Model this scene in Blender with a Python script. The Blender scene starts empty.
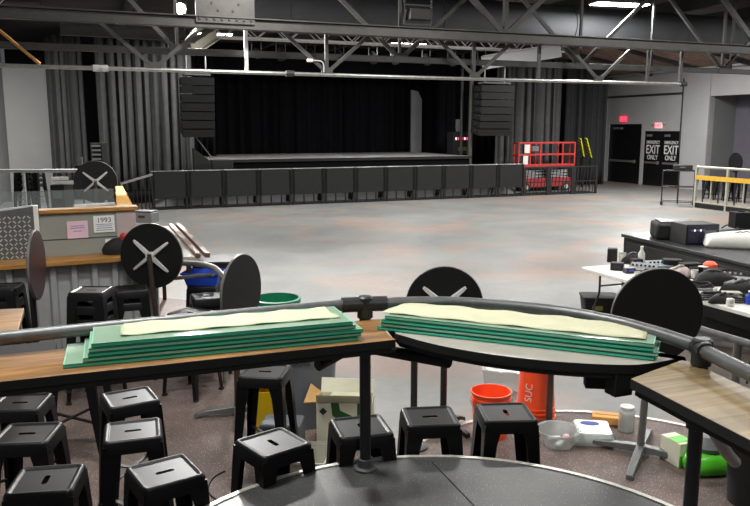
import bpy, bmesh, math, random
from mathutils import Vector, Matrix
random.seed(7)
SC = bpy.context.scene
COL = SC.collection
PI = math.pi
A = math.radians(21.7)          # heading of the camera away from the hall's long axis
H = 2.55                        # eye height above the main floor
FPX, CX, CY, HOR = 750.0, 375.0, 253.0, 128.0
PIT = math.atan((CY - HOR) / FPX)
CAR, PLAT = 0.15, 0.76          # carpet tier, camera platform

# ------------------------------------------------------------ measuring helpers
def C(x, y, z=0.0):
    """x to the right of and y ahead of the standing point -> hall coordinates"""
    return Vector((x*math.cos(A) + y*math.sin(A), -x*math.sin(A) + y*math.cos(A), z))
def ray(px, py):
    x = (px - CX)/FPX; y = -(py - CY)/FPX
    c, s = math.cos(PIT), math.sin(PIT)
    return C(x, c + y*s, -s + y*c)
EYE = Vector((0, 0, H))
def P(px, py, z):
    r = ray(px, py); return EYE + r*((z - H)/r.z)
def PY(px, py, Y):
    r = ray(px, py); return EYE + r*(Y/r.y)
def PX(px, py, X):
    r = ray(px, py); return EYE + r*(X/r.x)
def PD(px, py, d):
    r = ray(px, py); f = C(0, 1); return EYE + r*(d/r.dot(f))
def RZ(deg):
    return math.radians(deg) - A

# ------------------------------------------------------------ materials
def lin(c):
    return tuple(((v/255)/12.92 if v/255 <= 0.04045 else ((v/255 + 0.055)/1.055)**2.4) for v in c) + (1,)
def mat(name, c, rough=0.5, metal=0.0, var=0.12, scale=14.0, bump=0.0, spec=0.5, emit=None, estr=0.0, trans=0.0, coat=0.0):
    m = bpy.data.materials.new(name); m.use_nodes = True
    nt = m.node_tree; b = nt.nodes['Principled BSDF']
    c = lin(c)
    tc = nt.nodes.new('ShaderNodeTexCoord'); n = nt.nodes.new('ShaderNodeTexNoise')
    n.inputs['Scale'].default_value = scale; n.inputs['Detail'].default_value = 5
    nt.links.new(tc.outputs['Object'], n.inputs['Vector'])
    r = nt.nodes.new('ShaderNodeValToRGB')
    r.color_ramp.elements[0].position = 0.3; r.color_ramp.elements[1].position = 0.7
    r.color_ramp.elements[0].color = tuple(v*(1 - var) for v in c[:3]) + (1,)
    r.color_ramp.elements[1].color = tuple(min(1, v*(1 + var)) for v in c[:3]) + (1,)
    nt.links.new(n.outputs['Fac'], r.inputs['Fac']); nt.links.new(r.outputs['Color'], b.inputs['Base Color'])
    b.inputs['Roughness'].default_value = rough; b.inputs['Metallic'].default_value = metal
    b.inputs['Specular IOR Level'].default_value = spec
    b.inputs['Transmission Weight'].default_value = trans
    b.inputs['Coat Weight'].default_value = coat
    if emit:
        b.inputs['Emission Color'].default_value = lin(emit); b.inputs['Emission Strength'].default_value = estr
    if bump:
        bp = nt.nodes.new('ShaderNodeBump'); bp.inputs['Strength'].default_value = bump; bp.inputs['Distance'].default_value = 0.01
        nt.links.new(n.outputs['Fac'], bp.inputs['Height']); nt.links.new(bp.outputs['Normal'], b.inputs['Normal'])
    return m
def clear_mat(name, c, alpha, rough=0.1):
    """thin clear sheet: mostly see-through with a tint and a gloss"""
    m = bpy.data.materials.new(name); m.use_nodes = True
    nt = m.node_tree; out = nt.nodes['Material Output']; b = nt.nodes['Principled BSDF']
    b.inputs['Base Color'].default_value = lin(c); b.inputs['Roughness'].default_value = rough
    t = nt.nodes.new('ShaderNodeBsdfTransparent')
    t.inputs['Color'].default_value = tuple(0.55 + 0.45*v for v in lin(c)[:3]) + (1,)
    mx = nt.nodes.new('ShaderNodeMixShader'); mx.inputs['Fac'].default_value = alpha
    nt.links.new(t.outputs[0], mx.inputs[1]); nt.links.new(b.outputs[0], mx.inputs[2])
    nt.links.new(mx.outputs[0], out.inputs['Surface'])
    return m
def concrete_mat():
    m = bpy.data.materials.new('polished_concrete'); m.use_nodes = True
    nt = m.node_tree; b = nt.nodes['Principled BSDF']; L = nt.links.new
    tc = nt.nodes.new('ShaderNodeTexCoord')
    def noise(s, d, w=0.0):
        n = nt.nodes.new('ShaderNodeTexNoise'); n.inputs['Scale'].default_value = s; n.inputs['Detail'].default_value = d
        n.inputs['Distortion'].default_value = w; L(tc.outputs['Object'], n.inputs['Vector']); return n
    def ramp(n, p0, c0, p1, c1):
        r = nt.nodes.new('ShaderNodeValToRGB'); e = r.color_ramp.elements
        e[0].position = p0; e[0].color = c0; e[1].position = p1; e[1].color = c1; L(n.outputs['Fac'], r.inputs['Fac']); return r
    base = ramp(noise(0.55, 8, 0.6), 0.32, lin((107, 108, 107)), 0.72, lin((128, 128, 125)))
    pink = ramp(noise(0.42, 6, 0.9), 0.49, (0, 0, 0, 1), 0.68, (1, 1, 1, 1))
    mx = nt.nodes.new('ShaderNodeMixRGB'); mx.inputs[2].default_value = lin((146, 116, 101))
    mul = nt.nodes.new('ShaderNodeMath'); mul.operation = 'MULTIPLY'; mul.inputs[1].default_value = 0.68
    L(pink.outputs['Color'], mul.inputs[0]); L(mul.outputs[0], mx.inputs[0]); L(base.outputs['Color'], mx.inputs[1])
    fine = ramp(noise(9, 8), 0.35, (0.93, 0.93, 0.93, 1), 0.7, (1.04, 1.04, 1.04, 1))
    m2 = nt.nodes.new('ShaderNodeMixRGB'); m2.blend_type = 'MULTIPLY'; m2.inputs[0].default_value = 1
    L(mx.outputs[0], m2.inputs[1]); L(fine.outputs['Color'], m2.inputs[2]); L(m2.outputs[0], b.inputs['Base Color'])
    rr = ramp(noise(1.3, 5), 0.3, (0.42, 0.42, 0.42, 1), 0.75, (0.52, 0.52, 0.52, 1)); L(rr.outputs['Color'], b.inputs['Roughness'])
    return m
def speckle_mat(name, c0, c1, scale, thr, rough, spec=0.5):
    m = bpy.data.materials.new(name); m.use_nodes = True
    nt = m.node_tree; b = nt.nodes['Principled BSDF']; L = nt.links.new
    tc = nt.nodes.new('ShaderNodeTexCoord')
    v = nt.nodes.new('ShaderNodeTexVoronoi'); v.inputs['Scale'].default_value = scale; L(tc.outputs['Object'], v.inputs['Vector'])
    r = nt.nodes.new('ShaderNodeValToRGB'); e = r.color_ramp.elements
    e[0].position = thr*0.6; e[0].color = lin(c1); e[1].position = thr; e[1].color = lin(c0)
    L(v.outputs['Distance'], r.inputs['Fac'])
    n = nt.nodes.new('ShaderNodeTexNoise'); n.inputs['Scale'].default_value = 3.2; n.inputs['Detail'].default_value = 7
    L(tc.outputs['Object'], n.inputs['Vector'])
    r2 = nt.nodes.new('ShaderNodeValToRGB'); e = r2.color_ramp.elements
    e[0].position = 0.3; e[0].color = (0.7, 0.7, 0.7, 1); e[1].position = 0.72; e[1].color = (1.25, 1.2, 1.15, 1)
    L(n.outputs['Fac'], r2.inputs['Fac'])
    mx = nt.nodes.new('ShaderNodeMixRGB'); mx.blend_type = 'MULTIPLY'; mx.inputs[0].default_value = 1
    L(r.outputs['Color'], mx.inputs[1]); L(r2.outputs['Color'], mx.inputs[2]); L(mx.outputs[0], b.inputs['Base Color'])
    b.inputs['Roughness'].default_value = rough; b.inputs['Specular IOR Level'].default_value = spec
    return m
def wood_mat(name, c0, c1, sx=1.5, sy=22.0, rough=0.45):
    m = bpy.data.materials.new(name); m.use_nodes = True
    nt = m.node_tree; b = nt.nodes['Principled BSDF']; L = nt.links.new
    tc = nt.nodes.new('ShaderNodeTexCoord'); mp = nt.nodes.new('ShaderNodeMapping')
    mp.inputs['Scale'].default_value = (sx, sy, sy); L(tc.outputs['Object'], mp.inputs['Vector'])
    n = nt.nodes.new('ShaderNodeTexNoise'); n.inputs['Scale'].default_value = 1.6; n.inputs['Detail'].default_value = 8
    n.inputs['Distortion'].default_value = 1.2; L(mp.outputs[0], n.inputs['Vector'])
    r = nt.nodes.new('ShaderNodeValToRGB'); e = r.color_ramp.elements
    e[0].position = 0.32; e[0].color = lin(c0); e[1].position = 0.7; e[1].color = lin(c1)
    L(n.outputs['Fac'], r.inputs['Fac']); L(r.outputs['Color'], b.inputs['Base Color'])
    b.inputs['Roughness'].default_value = rough
    return m
M = {
 'concrete': concrete_mat(),
 'carpet': speckle_mat('speckled_carpet', (102, 89, 85), (190, 176, 168), 62, 0.24, 0.6, 0.3),
 'deckboard': speckle_mat('speckled_platform', (74, 76, 76), (190, 190, 182), 70, 0.16, 0.36),
 'nosing': mat('aluminium_nosing', (205, 203, 196), 0.35, 0.4, 0.2, 30),
 'wall': mat('grey_wall_paint', (166, 166, 168), 0.7, 0, 0.06, 1.2),
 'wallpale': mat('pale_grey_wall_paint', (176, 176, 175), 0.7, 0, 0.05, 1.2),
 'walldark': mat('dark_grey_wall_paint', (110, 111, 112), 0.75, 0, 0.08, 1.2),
 'wallblack': mat('black_wall_paint', (26, 26, 28), 0.85, 0, 0.1, 1),
 'ceil': wood_mat('lit_ceiling_decking', (104, 84, 76), (164, 138, 124), 0.5, 4, 0.8),  # decking toned lighter, the light on the slope put into its colour
 'ceildark': wood_mat('dark_ceiling_decking', (44, 40, 38), (66, 58, 54), 0.5, 4, 0.85),
 'purple': mat('grey_violet_wall', (92, 90, 100), 0.7, 0, 0.06, 1),
 'steel': mat('painted_roof_steel', (74, 73, 70), 0.5, 0.25, 0.15, 6),
 'steeldark': mat('dark_roof_steel', (56, 56, 57), 0.55, 0.2, 0.15, 6),
 'galv': mat('galvanised_pipe', (160, 160, 157), 0.38, 0.7, 0.15, 12),
 'alu': mat('bright_aluminium', (206, 206, 204), 0.4, 0.2, 0.1, 12),
 'duct': mat('grey_duct_metal', (70, 72, 76), 0.8, 0.0, 0.12, 2),
 'black': mat('black_painted_metal', (20, 20, 21), 0.3, 0.0, 0.15, 20, spec=0.6),
 'stool': mat('gloss_black_steel', (17, 17, 19), 0.42, 0.0, 0.15, 24, spec=0.25),
 'matte': mat('matte_black', (18, 18, 19), 0.75, 0, 0.15, 8),
 'tabletop': mat('black_laminate', (16, 16, 17), 0.5, 0, 0.12, 30, spec=0.4),
 'redtop': mat('dark_red_brown_laminate', (58, 36, 36), 0.35, 0, 0.12, 10),
 'edge': mat('grey_edge_band', (96, 96, 94), 0.5),
 'rail': mat('grey_pipe', (104, 106, 107), 0.36, 0.35, 0.15, 18),
 'raildark': mat('dark_pipe', (52, 53, 55), 0.38, 0.3, 0.15, 18),
 'castbase': mat('grey_cast_metal', (120, 122, 122), 0.4, 0.6, 0.15, 16),
 'brownpole': mat('brown_grey_pole', (84, 70, 64), 0.35, 0.5, 0.15, 16),
 'wood': wood_mat('oak_plank', (106, 72, 38), (168, 124, 72), 1.2, 16),
 'woodgrey': wood_mat('weathered_plank', (106, 88, 60), (160, 138, 100), 1.0, 14),
 'woodtrim': wood_mat('golden_wood_trim', (142, 98, 44), (192, 142, 76), 1.5, 20),
 'yellowwood': wood_mat('yellow_pine', (206, 142, 32), (240, 184, 66), 1.5, 18),
 'brownwood': wood_mat('brown_wood_trim', (84, 56, 36), (128, 92, 60), 1.5, 18),
 'laminate': mat('pale_grey_laminate', (176, 170, 160), 0.3, 0, 0.06, 6),
 'curtain': mat('grey_velour', (84, 84, 85), 0.9, 0, 0.1, 5, spec=0.2),
 'curtaindark': mat('dark_velour', (58, 58, 60), 0.92, 0, 0.1, 5, spec=0.2),
 'curtainblack': mat('black_velour', (17, 17, 21), 0.95, 0, 0.15, 4, spec=0.1),
 'speaker': mat('black_speaker', (24, 24, 25), 0.6, 0, 0.12, 10),
 'grille': mat('speaker_grille', (26, 26, 27), 0.6, 0.2, 0.15, 60),
 'stagefloor': mat('grey_stage_floor', (138, 136, 134), 0.55, 0, 0.45, 1.1),
 'barricade': mat('black_barricade', (28, 29, 30), 0.5, 0.2, 0.15, 5),
 'red': mat('red_lift_paint', (186, 58, 52), 0.45, 0, 0.12, 5),
 'redcab': mat('dark_red_paint', (150, 42, 46), 0.5, 0, 0.15, 5),
 'white': mat('white_plastic', (226, 225, 218), 0.45, 0, 0.05, 8),
 'cream': mat('cream_paper', (198, 198, 166), 0.7, 0, 0.05, 9, bump=0.15),
 'greencream': mat('pale_green_film', (186, 200, 160), 0.55, 0, 0.07, 9, bump=0.15),
 'paper': mat('white_paper', (232, 232, 230), 0.8, 0, 0.03, 8),
 'pinkpaper': mat('pink_paper', (226, 192, 204), 0.8, 0, 0.04, 8),
 'ink': mat('dark_ink', (48, 50, 54), 0.7),
 'inkblue': mat('blue_ink', (84, 92, 170), 0.7),
 'greyboard': mat('grey_bar_panel', (146, 146, 138), 0.5, 0, 0.06, 3),
 'pinkboard': mat('pinkish_panel', (182, 166, 164), 0.5, 0, 0.06, 3),
 'corr': mat('corrugated_steel', (172, 174, 174), 0.36, 0.15, 0.12, 5),
 'diamond': mat('diamond_plate', (104, 106, 105), 0.38, 0.4, 0.12, 10),
 'orange': mat('orange_plastic', (255, 90, 44), 0.4, 0, 0.05, 5),
 'yellow': mat('yellow_plastic', (224, 186, 22), 0.4, 0, 0.06, 6),
 'greyplastic': mat('grey_bin_plastic', (104, 110, 118), 0.5, 0, 0.08, 6),
 'bluegrey': mat('blue_grey_plastic', (120, 132, 142), 0.5, 0, 0.08, 6),
 'blue': mat('blue_plastic', (34, 72, 190), 0.4, 0, 0.06, 6),
 'green': mat('green_plastic', (24, 124, 88), 0.4, 0, 0.06, 6),
 'limegreen': mat('bright_green_plastic', (82, 190, 40), 0.35, 0, 0.1, 9),
 'darkgreen': mat('printed_dark_green', (38, 88, 42), 0.6, 0, 0.05, 6),
 'card': mat('white_printed_card', (214, 212, 190), 0.7, 0, 0.05, 6),
 'cardin': mat('brown_cardboard', (182, 142, 88), 0.8, 0, 0.06, 6),
 'orangecard': mat('orange_cardboard', (232, 168, 92), 0.7, 0, 0.06, 6),
 'foil': mat('white_foil_bag', (220, 230, 226), 0.3, 0.15, 0.1, 14, bump=0.5),
 'skin': mat('pale_rose_plastic', (222, 190, 184), 0.45),
 'hazyellow': mat('hazard_yellow', (222, 218, 40), 0.6),
 'railyellow': mat('yellow_painted_rail', (224, 178, 60), 0.5),
 'railwhite': mat('pale_painted_rail', (176, 174, 158), 0.5),
 'signred': mat('red_exit_letters', (226, 70, 96), 0.5, emit=(255, 60, 90), estr=0.9),
 'signface': mat('exit_sign_face', (238, 214, 214), 0.5, emit=(255, 190, 200), estr=0.35),
 'lamp': mat('lamp_diffuser', (250, 250, 246), 0.5, emit=(255, 252, 244), estr=14),
 'floodlamp': mat('flood_diffuser', (250, 250, 246), 0.5, emit=(255, 252, 240), estr=40),
 'ledred': mat('red_indicator', (230, 60, 80), 0.5, emit=(255, 60, 80), estr=1.0),
 'ledwhite': mat('white_indicator', (230, 230, 230), 0.5, emit=(230, 235, 255), estr=1.0),
 'ledyellow': mat('dull_yellow_label', (130, 124, 54), 0.6),
 'rackblue': mat('dark_blue_rack_face', (44, 42, 66), 0.4, 0.1, 0.2, 20),
 'greygear': mat('grey_gear', (104, 106, 108), 0.5, 0, 0.12, 12),
 'rubber': mat('dark_rubber', (32, 32, 33), 0.7),
 'greenedge': clear_mat('green_glass_edge', (84, 214, 180), 0.85, 0.12),
 'greenline': clear_mat('dark_green_glass_line', (18, 118, 90), 0.9, 0.12),
 'greenedgepale': clear_mat('pale_green_glass_edge', (160, 226, 196), 0.8, 0.1),
 'glassface': clear_mat('pale_green_clear_sheet', (160, 190, 164), 0.7, 0.2),
 'glassclear': clear_mat('clear_acrylic', (215, 222, 220), 0.14, 0.08),
 'clearplastic': clear_mat('clear_plastic', (226, 228, 226), 0.32, 0.15),
}
_m = M['glassface']                                   # fine ribs run across the clear sheets
# ------------------------------------------------------------ mesh builder
class MB:
    def __init__(s): s.v = []; s.f = []; s.k = []
    def add(s, vs, fs, k=0):
        o = len(s.v); s.v += [tuple(v) for v in vs]
        for f in fs: s.f.append(tuple(i + o for i in f)); s.k.append(k)
        return s
    def box(s, c, d, rz=0.0, mt=None, k=0):
        x, y, z = d[0]/2, d[1]/2, d[2]/2
        R = mt if mt else Matrix.Rotation(rz, 3, 'Z')
        c = Vector(c)
        vs = [c + R @ Vector(p) for p in ((-x,-y,-z),(x,-y,-z),(x,y,-z),(-x,y,-z),(-x,-y,z),(x,-y,z),(x,y,z),(-x,y,z))]
        return s.add(vs, [(0,3,2,1),(4,5,6,7),(0,1,5,4),(1,2,6,5),(2,3,7,6),(3,0,4,7)], k)
    def hexa(s, vs, k=0):
        return s.add(vs, [(0,3,2,1),(4,5,6,7),(0,1,5,4),(1,2,6,5),(2,3,7,6),(3,0,4,7)], k)
    def loft(s, rings, cap=True, close=True, k=0):
        n = len(rings[0]); vs = [p for r in rings for p in r]; fs = []
        m = n if close else n - 1
        for i in range(len(rings) - 1):
            for j in range(m):
                a = i*n + j; b = i*n + (j + 1) % n
                fs.append((a, b, b + n, a + n))
        if cap:
            fs.append(tuple(range(n))[::-1]); fs.append(tuple(range((len(rings)-1)*n, len(rings)*n)))
        return s.add(vs, fs, k)
    def tube(s, path, r, n=10, k=0, cap=True):
        path = [Vector(p) for p in path]; rings = []; up = None
        for i, p in enumerate(path):
            t = (path[min(i+1, len(path)-1)] - path[max(i-1, 0)]).normalized()
            if up is None:
                up = Vector((0,0,1)) if abs(t.z) < 0.9 else Vector((0,1,0))
            a = t.cross(up).normalized(); b = a.cross(t).normalized(); up = b
            rr = r[i] if isinstance(r, (list, tuple)) else r
            rings.append([p + (a*math.cos(2*PI*j/n) + b*math.sin(2*PI*j/n))*rr for j in range(n)])
        return s.loft(rings, cap, True, k)
    def bar(s, a, b, w, h, k=0):
        """rectangular bar between two points, w across and h upwards"""
        a, b = Vector(a), Vector(b); t = (b - a).normalized()
        up = Vector((0,0,1)) if abs(t.z) < 0.95 else Vector((0,1,0))
        x = t.cross(up).normalized()*w/2; y = x.cross(t).normalized()*h/2
        return s.loft([[p - x - y, p + x - y, p + x + y, p - x + y] for p in (a, b)], True, True, k)
    def lathe(s, prof, n=28, c=(0,0,0), k=0, cap=True):
        c = Vector(c)
        return s.loft([[c + Vector((r*math.cos(2*PI*j/n), r*math.sin(2*PI*j/n), z)) for j in range(n)] for r, z in prof], cap, True, k)
    def prism(s, poly, z0, z1, k=0, kside=None):
        n = len(poly)
        vs = [(p[0], p[1], z0) for p in poly] + [(p[0], p[1], z1) for p in poly]
        ks = k if kside is None else kside
        s.add(vs, [tuple(range(n))[::-1], tuple(range(n, 2*n))], k)
        o = len(s.v) - 2*n
        for i in range(n):
            s.f.append((o+i, o+(i+1) % n, o+n+(i+1) % n, o+n+i)); s.k.append(ks)
        return s
    def disc(s, c, nrm, r, t, n=40, k=0):
        c = Vector(c); nrm = Vector(nrm).normalized()
        a = nrm.cross(Vector((0,0,1)));
        a = a.normalized() if a.length > 1e-4 else Vector((1,0,0)); b = a.cross(nrm)
        e = min(0.004, t*0.3)
        rg = [(r - e, -t/2), (r, -t/2 + e), (r, t/2 - e), (r - e, t/2)]
        return s.loft([[c + nrm*z + (a*math.cos(-2*PI*j/n) + b*math.sin(-2*PI*j/n))*q for j in range(n)] for q, z in rg], True, True, k)
    def build(s, name, m, parent=None, smooth=35, bevel=0.0, rel=None):
        me = bpy.data.meshes.new(name)
        if rel is not None:
            s.v = [tuple(rel @ Vector(v)) for v in s.v]
        me.from_pydata(s.v, [], s.f)
        for x in (m if isinstance(m, (list, tuple)) else [m]): me.materials.append(x)
        me.polygons.foreach_set('material_index', s.k)
        bm = bmesh.new(); bm.from_mesh(me); bmesh.ops.recalc_face_normals(bm, faces=bm.faces); bm.to_mesh(me); bm.free()
        if smooth:
            me.shade_smooth(); me.set_sharp_from_angle(angle=math.radians(smooth))
        o = bpy.data.objects.new(name, me); COL.objects.link(o)
        if parent: o.parent = parent
        if bevel:
            b = o.modifiers.new('soft_edge', 'BEVEL'); b.width = bevel; b.segments = 2; b.limit_method = 'ANGLE'
        return o
def thing(name, label, cat, loc=(0,0,0), rz=0.0, group=None):
    o = bpy.data.objects.new(name, None); COL.objects.link(o); o.empty_display_size = 0.1
    o.location = loc; o.rotation_euler = (0, 0, rz); tag(o, label, cat, group); return o
def tag(o, label, cat, group=None):
    o['label'] = label; o['category'] = cat
    if group: o['group'] = group
    return o
def struct(o): o['kind'] = 'structure'; return o
def kids(o): return [c for c in bpy.data.objects if c.parent == o]
def dup(o, parent=None):
    c = o.copy(); COL.objects.link(c)
    if parent: c.parent = parent
    for ch in list(o.children): dup(ch, c)
    return c
def solo(mb, name, m, loc, rz, label, cat, group=None, **kw):
    o = mb.build(name, m, None, **kw); o.location = loc; o.rotation_euler = (0, 0, rz); return tag(o, label, cat, group)
def text(name, s, size, m, parent, loc, rot, align='CENTER', ext=0.002, sx=1.0, bold=0.0):
    cu = bpy.data.curves.new(name + '_t', 'FONT'); cu.body = s; cu.size = size; cu.offset = bold*size; cu.extrude = ext; cu.align_x = align; cu.align_y = 'CENTER'
    t = bpy.data.objects.new(name + '_t', cu); COL.objects.link(t)
    dg = bpy.context.evaluated_depsgraph_get(); me = bpy.data.meshes.new_from_object(t.evaluated_get(dg))
    bpy.data.objects.remove(t); bpy.data.curves.remove(cu)
    me.materials.clear(); me.materials.append(m)
    o = bpy.data.objects.new(name, me); COL.objects.link(o); o.parent = parent
    o.location = loc; o.rotation_euler = rot; o.scale = (sx, 1, 1); return o
def smooth_path(pts, n=8):
    p = [Vector(q) for q in pts]; out = []
    for i in range(len(p) - 1):
        a, b, c, d = p[max(i-1, 0)], p[i], p[i+1], p[min(i+2, len(p)-1)]
        for j in range(n):
            t = j/n
            out.append(0.5*((2*b) + (c - a)*t + (2*a - 5*b + 4*c - d)*t*t + (-a + 3*b - 3*c + d)*t**3))
    out.append(p[-1]); return out
def rsq(hx, hy, r, z, k=4):
    o = []
    for sx, sy, a0 in ((1,1,0), (-1,1,90), (-1,-1,180), (1,-1,270)):
        for i in range(k + 1):
            a = math.radians(a0 + 90*i/k)
            o.append(Vector((sx*(hx - r) + r*math.cos(a), sy*(hy - r) + r*math.sin(a), z)))
    return o
ORD = ['first','second','third','fourth','fifth','sixth','seventh','eighth','ninth','tenth','eleventh','twelfth','thirteenth','fourteenth','fifteenth','sixteenth','seventeenth','eighteenth']
#==SETTING
# ============================================================ THE SETTING
X0, X1, Y0, Y1, CEIL = -2.0, 24.0, -4.0, 32.0, 5.75
struct(MB().box(((X0+X1)/2 + .8, (Y0+Y1)/2, -0.1), (X1-X0+2.6, Y1-Y0+.6, 0.2)).build('floor', M['concrete'], smooth=0))
struct(MB().box(((X0+X1)/2 + .8, (Y0+Y1)/2, CEIL+0.1), (X1-X0+2.6, Y1-Y0+.6, 0.2)).build('ceiling', M['ceildark'], smooth=0))
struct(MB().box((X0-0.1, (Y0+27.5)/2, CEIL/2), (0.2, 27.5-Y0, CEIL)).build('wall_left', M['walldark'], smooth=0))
struct(MB().box((-1.32, 27.6, 2.3), (1.36, 0.2, 4.6)).build('wall_left_return', M['wallpale'], smooth=0))
struct(MB().box(((X0+X1)/2, Y1+0.1, CEIL/2), (X1-X0+.4, 0.2, CEIL)).build('wall_back', M['wallblack'], smooth=0))
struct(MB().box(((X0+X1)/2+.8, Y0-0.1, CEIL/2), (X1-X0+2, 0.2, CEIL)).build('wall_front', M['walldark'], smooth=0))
# carpet tier with its scalloped edge
pod = [C(1.6 + 1.54*math.cos(math.radians(a)), 4.6 + 1.54*math.sin(math.radians(a))) for a in range(-25, 156, 6)]
cpoly = [(-2, -4), (9, -4), (7, 2.0)] + [(p.x, p.y) for p in pod] + [tuple(C(*q)[:2]) for q in ((-.2, 5.75), (-.75, 7.0), (-1.5, 8.6), (-2.2, 10.2))] + [(-2, 13.5)]
struct(MB().prism(cpoly, 0.0, CAR).build('floor_carpet_tier', M['carpet'], smooth=0))
ed = [Vector((p[0], p[1], CAR + 0.004)) for p in cpoly[2:-1]]
m = MB()
rings = []
for i, p in enumerate(ed):
    t = (ed[min(i+1, len(ed)-1)] - ed[max(i-1, 0)]).normalized(); n = Vector((t.y, -t.x, 0))
    rings.append([p - n*0.035 + Vector((0,0,-.006)), p + n*0.006 + Vector((0,0,-.006)), p + n*0.006 + Vector((0,0,.004)), p - n*0.035 + Vector((0,0,.004))])
m.loft(rings).build('trim_1', M['nosing'], smooth=40)
struct(bpy.data.objects['trim_1'])
# camera platform: a round-nosed bay
arc = [C(0.31 + 1.39*math.cos(math.radians(a)), 2.52 + 1.39*math.sin(math.radians(a))) for a in range(-10, 191, 5)]
ppoly = [tuple(C(-1.06, -1.6)[:2]), tuple(C(1.66, -1.6)[:2])] + [(p.x, p.y) for p in arc]
struct(MB().prism(ppoly, CAR, PLAT).build('floor_platform', M['deckboard'], smooth=0))
rings = []
for i, p in enumerate(arc):
    n = (p - C(0.31, 2.52)).normalized(); q = Vector((p.x, p.y, PLAT))
    rings.append([q - n*0.022 + Vector((0,0,-.05)), q + n*0.006 + Vector((0,0,-.05)), q + n*0.006 + Vector((0,0,.005)), q - n*0.022 + Vector((0,0,.005))])
struct(MB().loft(rings).build('trim_2', M['nosing'], smooth=40))
sa, sb = P(432, 462, PLAT), P(480, 512, PLAT)
struct(MB().bar((sa.x, sa.y, PLAT + .0005), (sb.x, sb.y, PLAT + .0005), 0.006, 0.003).build('trim_3', M['matte'], smooth=0))
# raised floor behind the bar
struct(MB().box((-0.7, 18.5, 0.2), (2.6, 12, 0.4)).build('floor_bar_riser', M['walldark'], smooth=0))
# right wall with door bays, pillar and recess
TH = 0.25
d1a, d1b = PX(606.5, 182, X1), PX(638.5, 184, X1)
d2a, d2b = PX(641.5, 184, X1), PX(677.5, 187, X1)
d1t, d2t = PX(622, 124, X1).z, PX(660, 131, X1).z
pil0, pil1 = PX(684, 150, X1).y, PX(707, 150, X1).y
rect = MB()
struct(MB().box((X1 + TH/2, (d1a.y + Y1)/2, CEIL/2), (TH, Y1 - d1a.y, CEIL)).build('wall_right', M['wall'], smooth=0))
struct(MB().box((X1 + TH/2, (d1a.y + d1b.y)/2, (d1t + CEIL)/2), (TH, d1a.y - d1b.y, CEIL - d1t)).build('wall_right_lintel', M['wall'], smooth=0))
struct(MB().box((X1 + TH/2, (d1b.y + d2a.y)/2, CEIL/2), (TH, d1b.y - d2a.y, CEIL)).build('wall_right_pier', M['wall'], smooth=0))
struct(MB().box((X1 + TH/2, (d2a.y + d2b.y)/2, (d2t + CEIL)/2), (TH, d2a.y - d2b.y, CEIL - d2t)).build('wall_right_header', M['wall'], smooth=0))
struct(MB().box((X1 + TH/2, (d2b.y + pil0)/2, CEIL/2), (TH, d2b.y - pil0, CEIL)).build('wall_right_panel', M['wall'], smooth=0))
struct(MB().box((X1 - .04 + TH/2, (pil0 + pil1)/2, CEIL/2), (TH + .08, pil0 - pil1, CEIL)).build('pillar', M['wall'], smooth=0, bevel=.01))
hz = PX(730, 95, X1).z
struct(MB().box((X1 + TH/2, (pil1 + Y0)/2, (hz + CEIL)/2), (TH, pil1 - Y0, CEIL - hz)).build('wall_right_beam', M['wall'], smooth=0))
struct(MB().box((X1 + 1.5, (pil1 + 1 + Y0)/2, CEIL/2), (.2, pil1 + 1 - Y0, CEIL)).build('wall_right_recess', M['purple'], smooth=0))
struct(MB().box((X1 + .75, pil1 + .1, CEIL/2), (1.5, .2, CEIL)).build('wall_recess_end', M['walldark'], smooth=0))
ta, tb = PX(608, 97.5, X1), PX(683, 93.2, X1)
struct(MB().bar((X1 - .02, ta.y, ta.z), (X1 - .02, tb.y, ta.z), .04, .09).build('trim_4', M['steeldark'], smooth=0))
ca = PX(682.5, 110, X1)
struct(MB().tube([(X1 - .04, ca.y, 1.6), (X1 - .04, ca.y, 4.6)], .03, 8).build('trim_5', M['steeldark']))
# pale jamb left of the doors
struct(MB().box((X1 - .12, d1a.y + .35, 2.1), (.24, .3, 4.2)).build('trim_6', M['wall'], smooth=0))
def leaf(name, ya, yb, top, words, key):
    w = ya - yb; r = thing(name, None, None, (X1 + .06, (ya+yb)/2, 0)); del r['label']; del r['category']; struct(r)
    MB().box((0, 0, top/2), (.05, w - .02, top - .02)).build('door_leaf', M['black'], r, smooth=0)
    b = MB().box((-.05, .04 if key else .18, 1.02), (.06, w*.72, .09)).build('panic_bar', M['galv'], r, bevel=.008)
    MB().box((-.05, (-w*.32), 1.02), (.07, .12, .14)).build('latch_case', M['galv'], b, bevel=.008)
    MB().box((-.05, w*.22, top - .2), (.06, w*.28, .1)).build('door_closer', M['greygear'], r, bevel=.008)
    R = (PI/2, 0, -PI/2)
    if words:
        text('lettering', 'EMERGENCY', .19, M['paper'], r, (-.03, 0, top - .5), R, sx=.76, bold=.005)
        text('lettering', 'EXIT', .54, M['paper'], r, (-.03, 0, top - .83), R, sx=.78, bold=.008)
        text('lettering', 'ONLY', .29, M['paper'], r, (-.03, 0, top - 1.17), R, sx=.85, bold=.006)
    return r
leaf('door_1', d1a.y, d1b.y, d1t, False, 0)
mid = (d2a.y + d2b.y)/2
leaf('door_2', d2a.y, mid, d2t, True, 1)
leaf('door_3', mid, d2b.y, d2t, True, 1)
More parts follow.
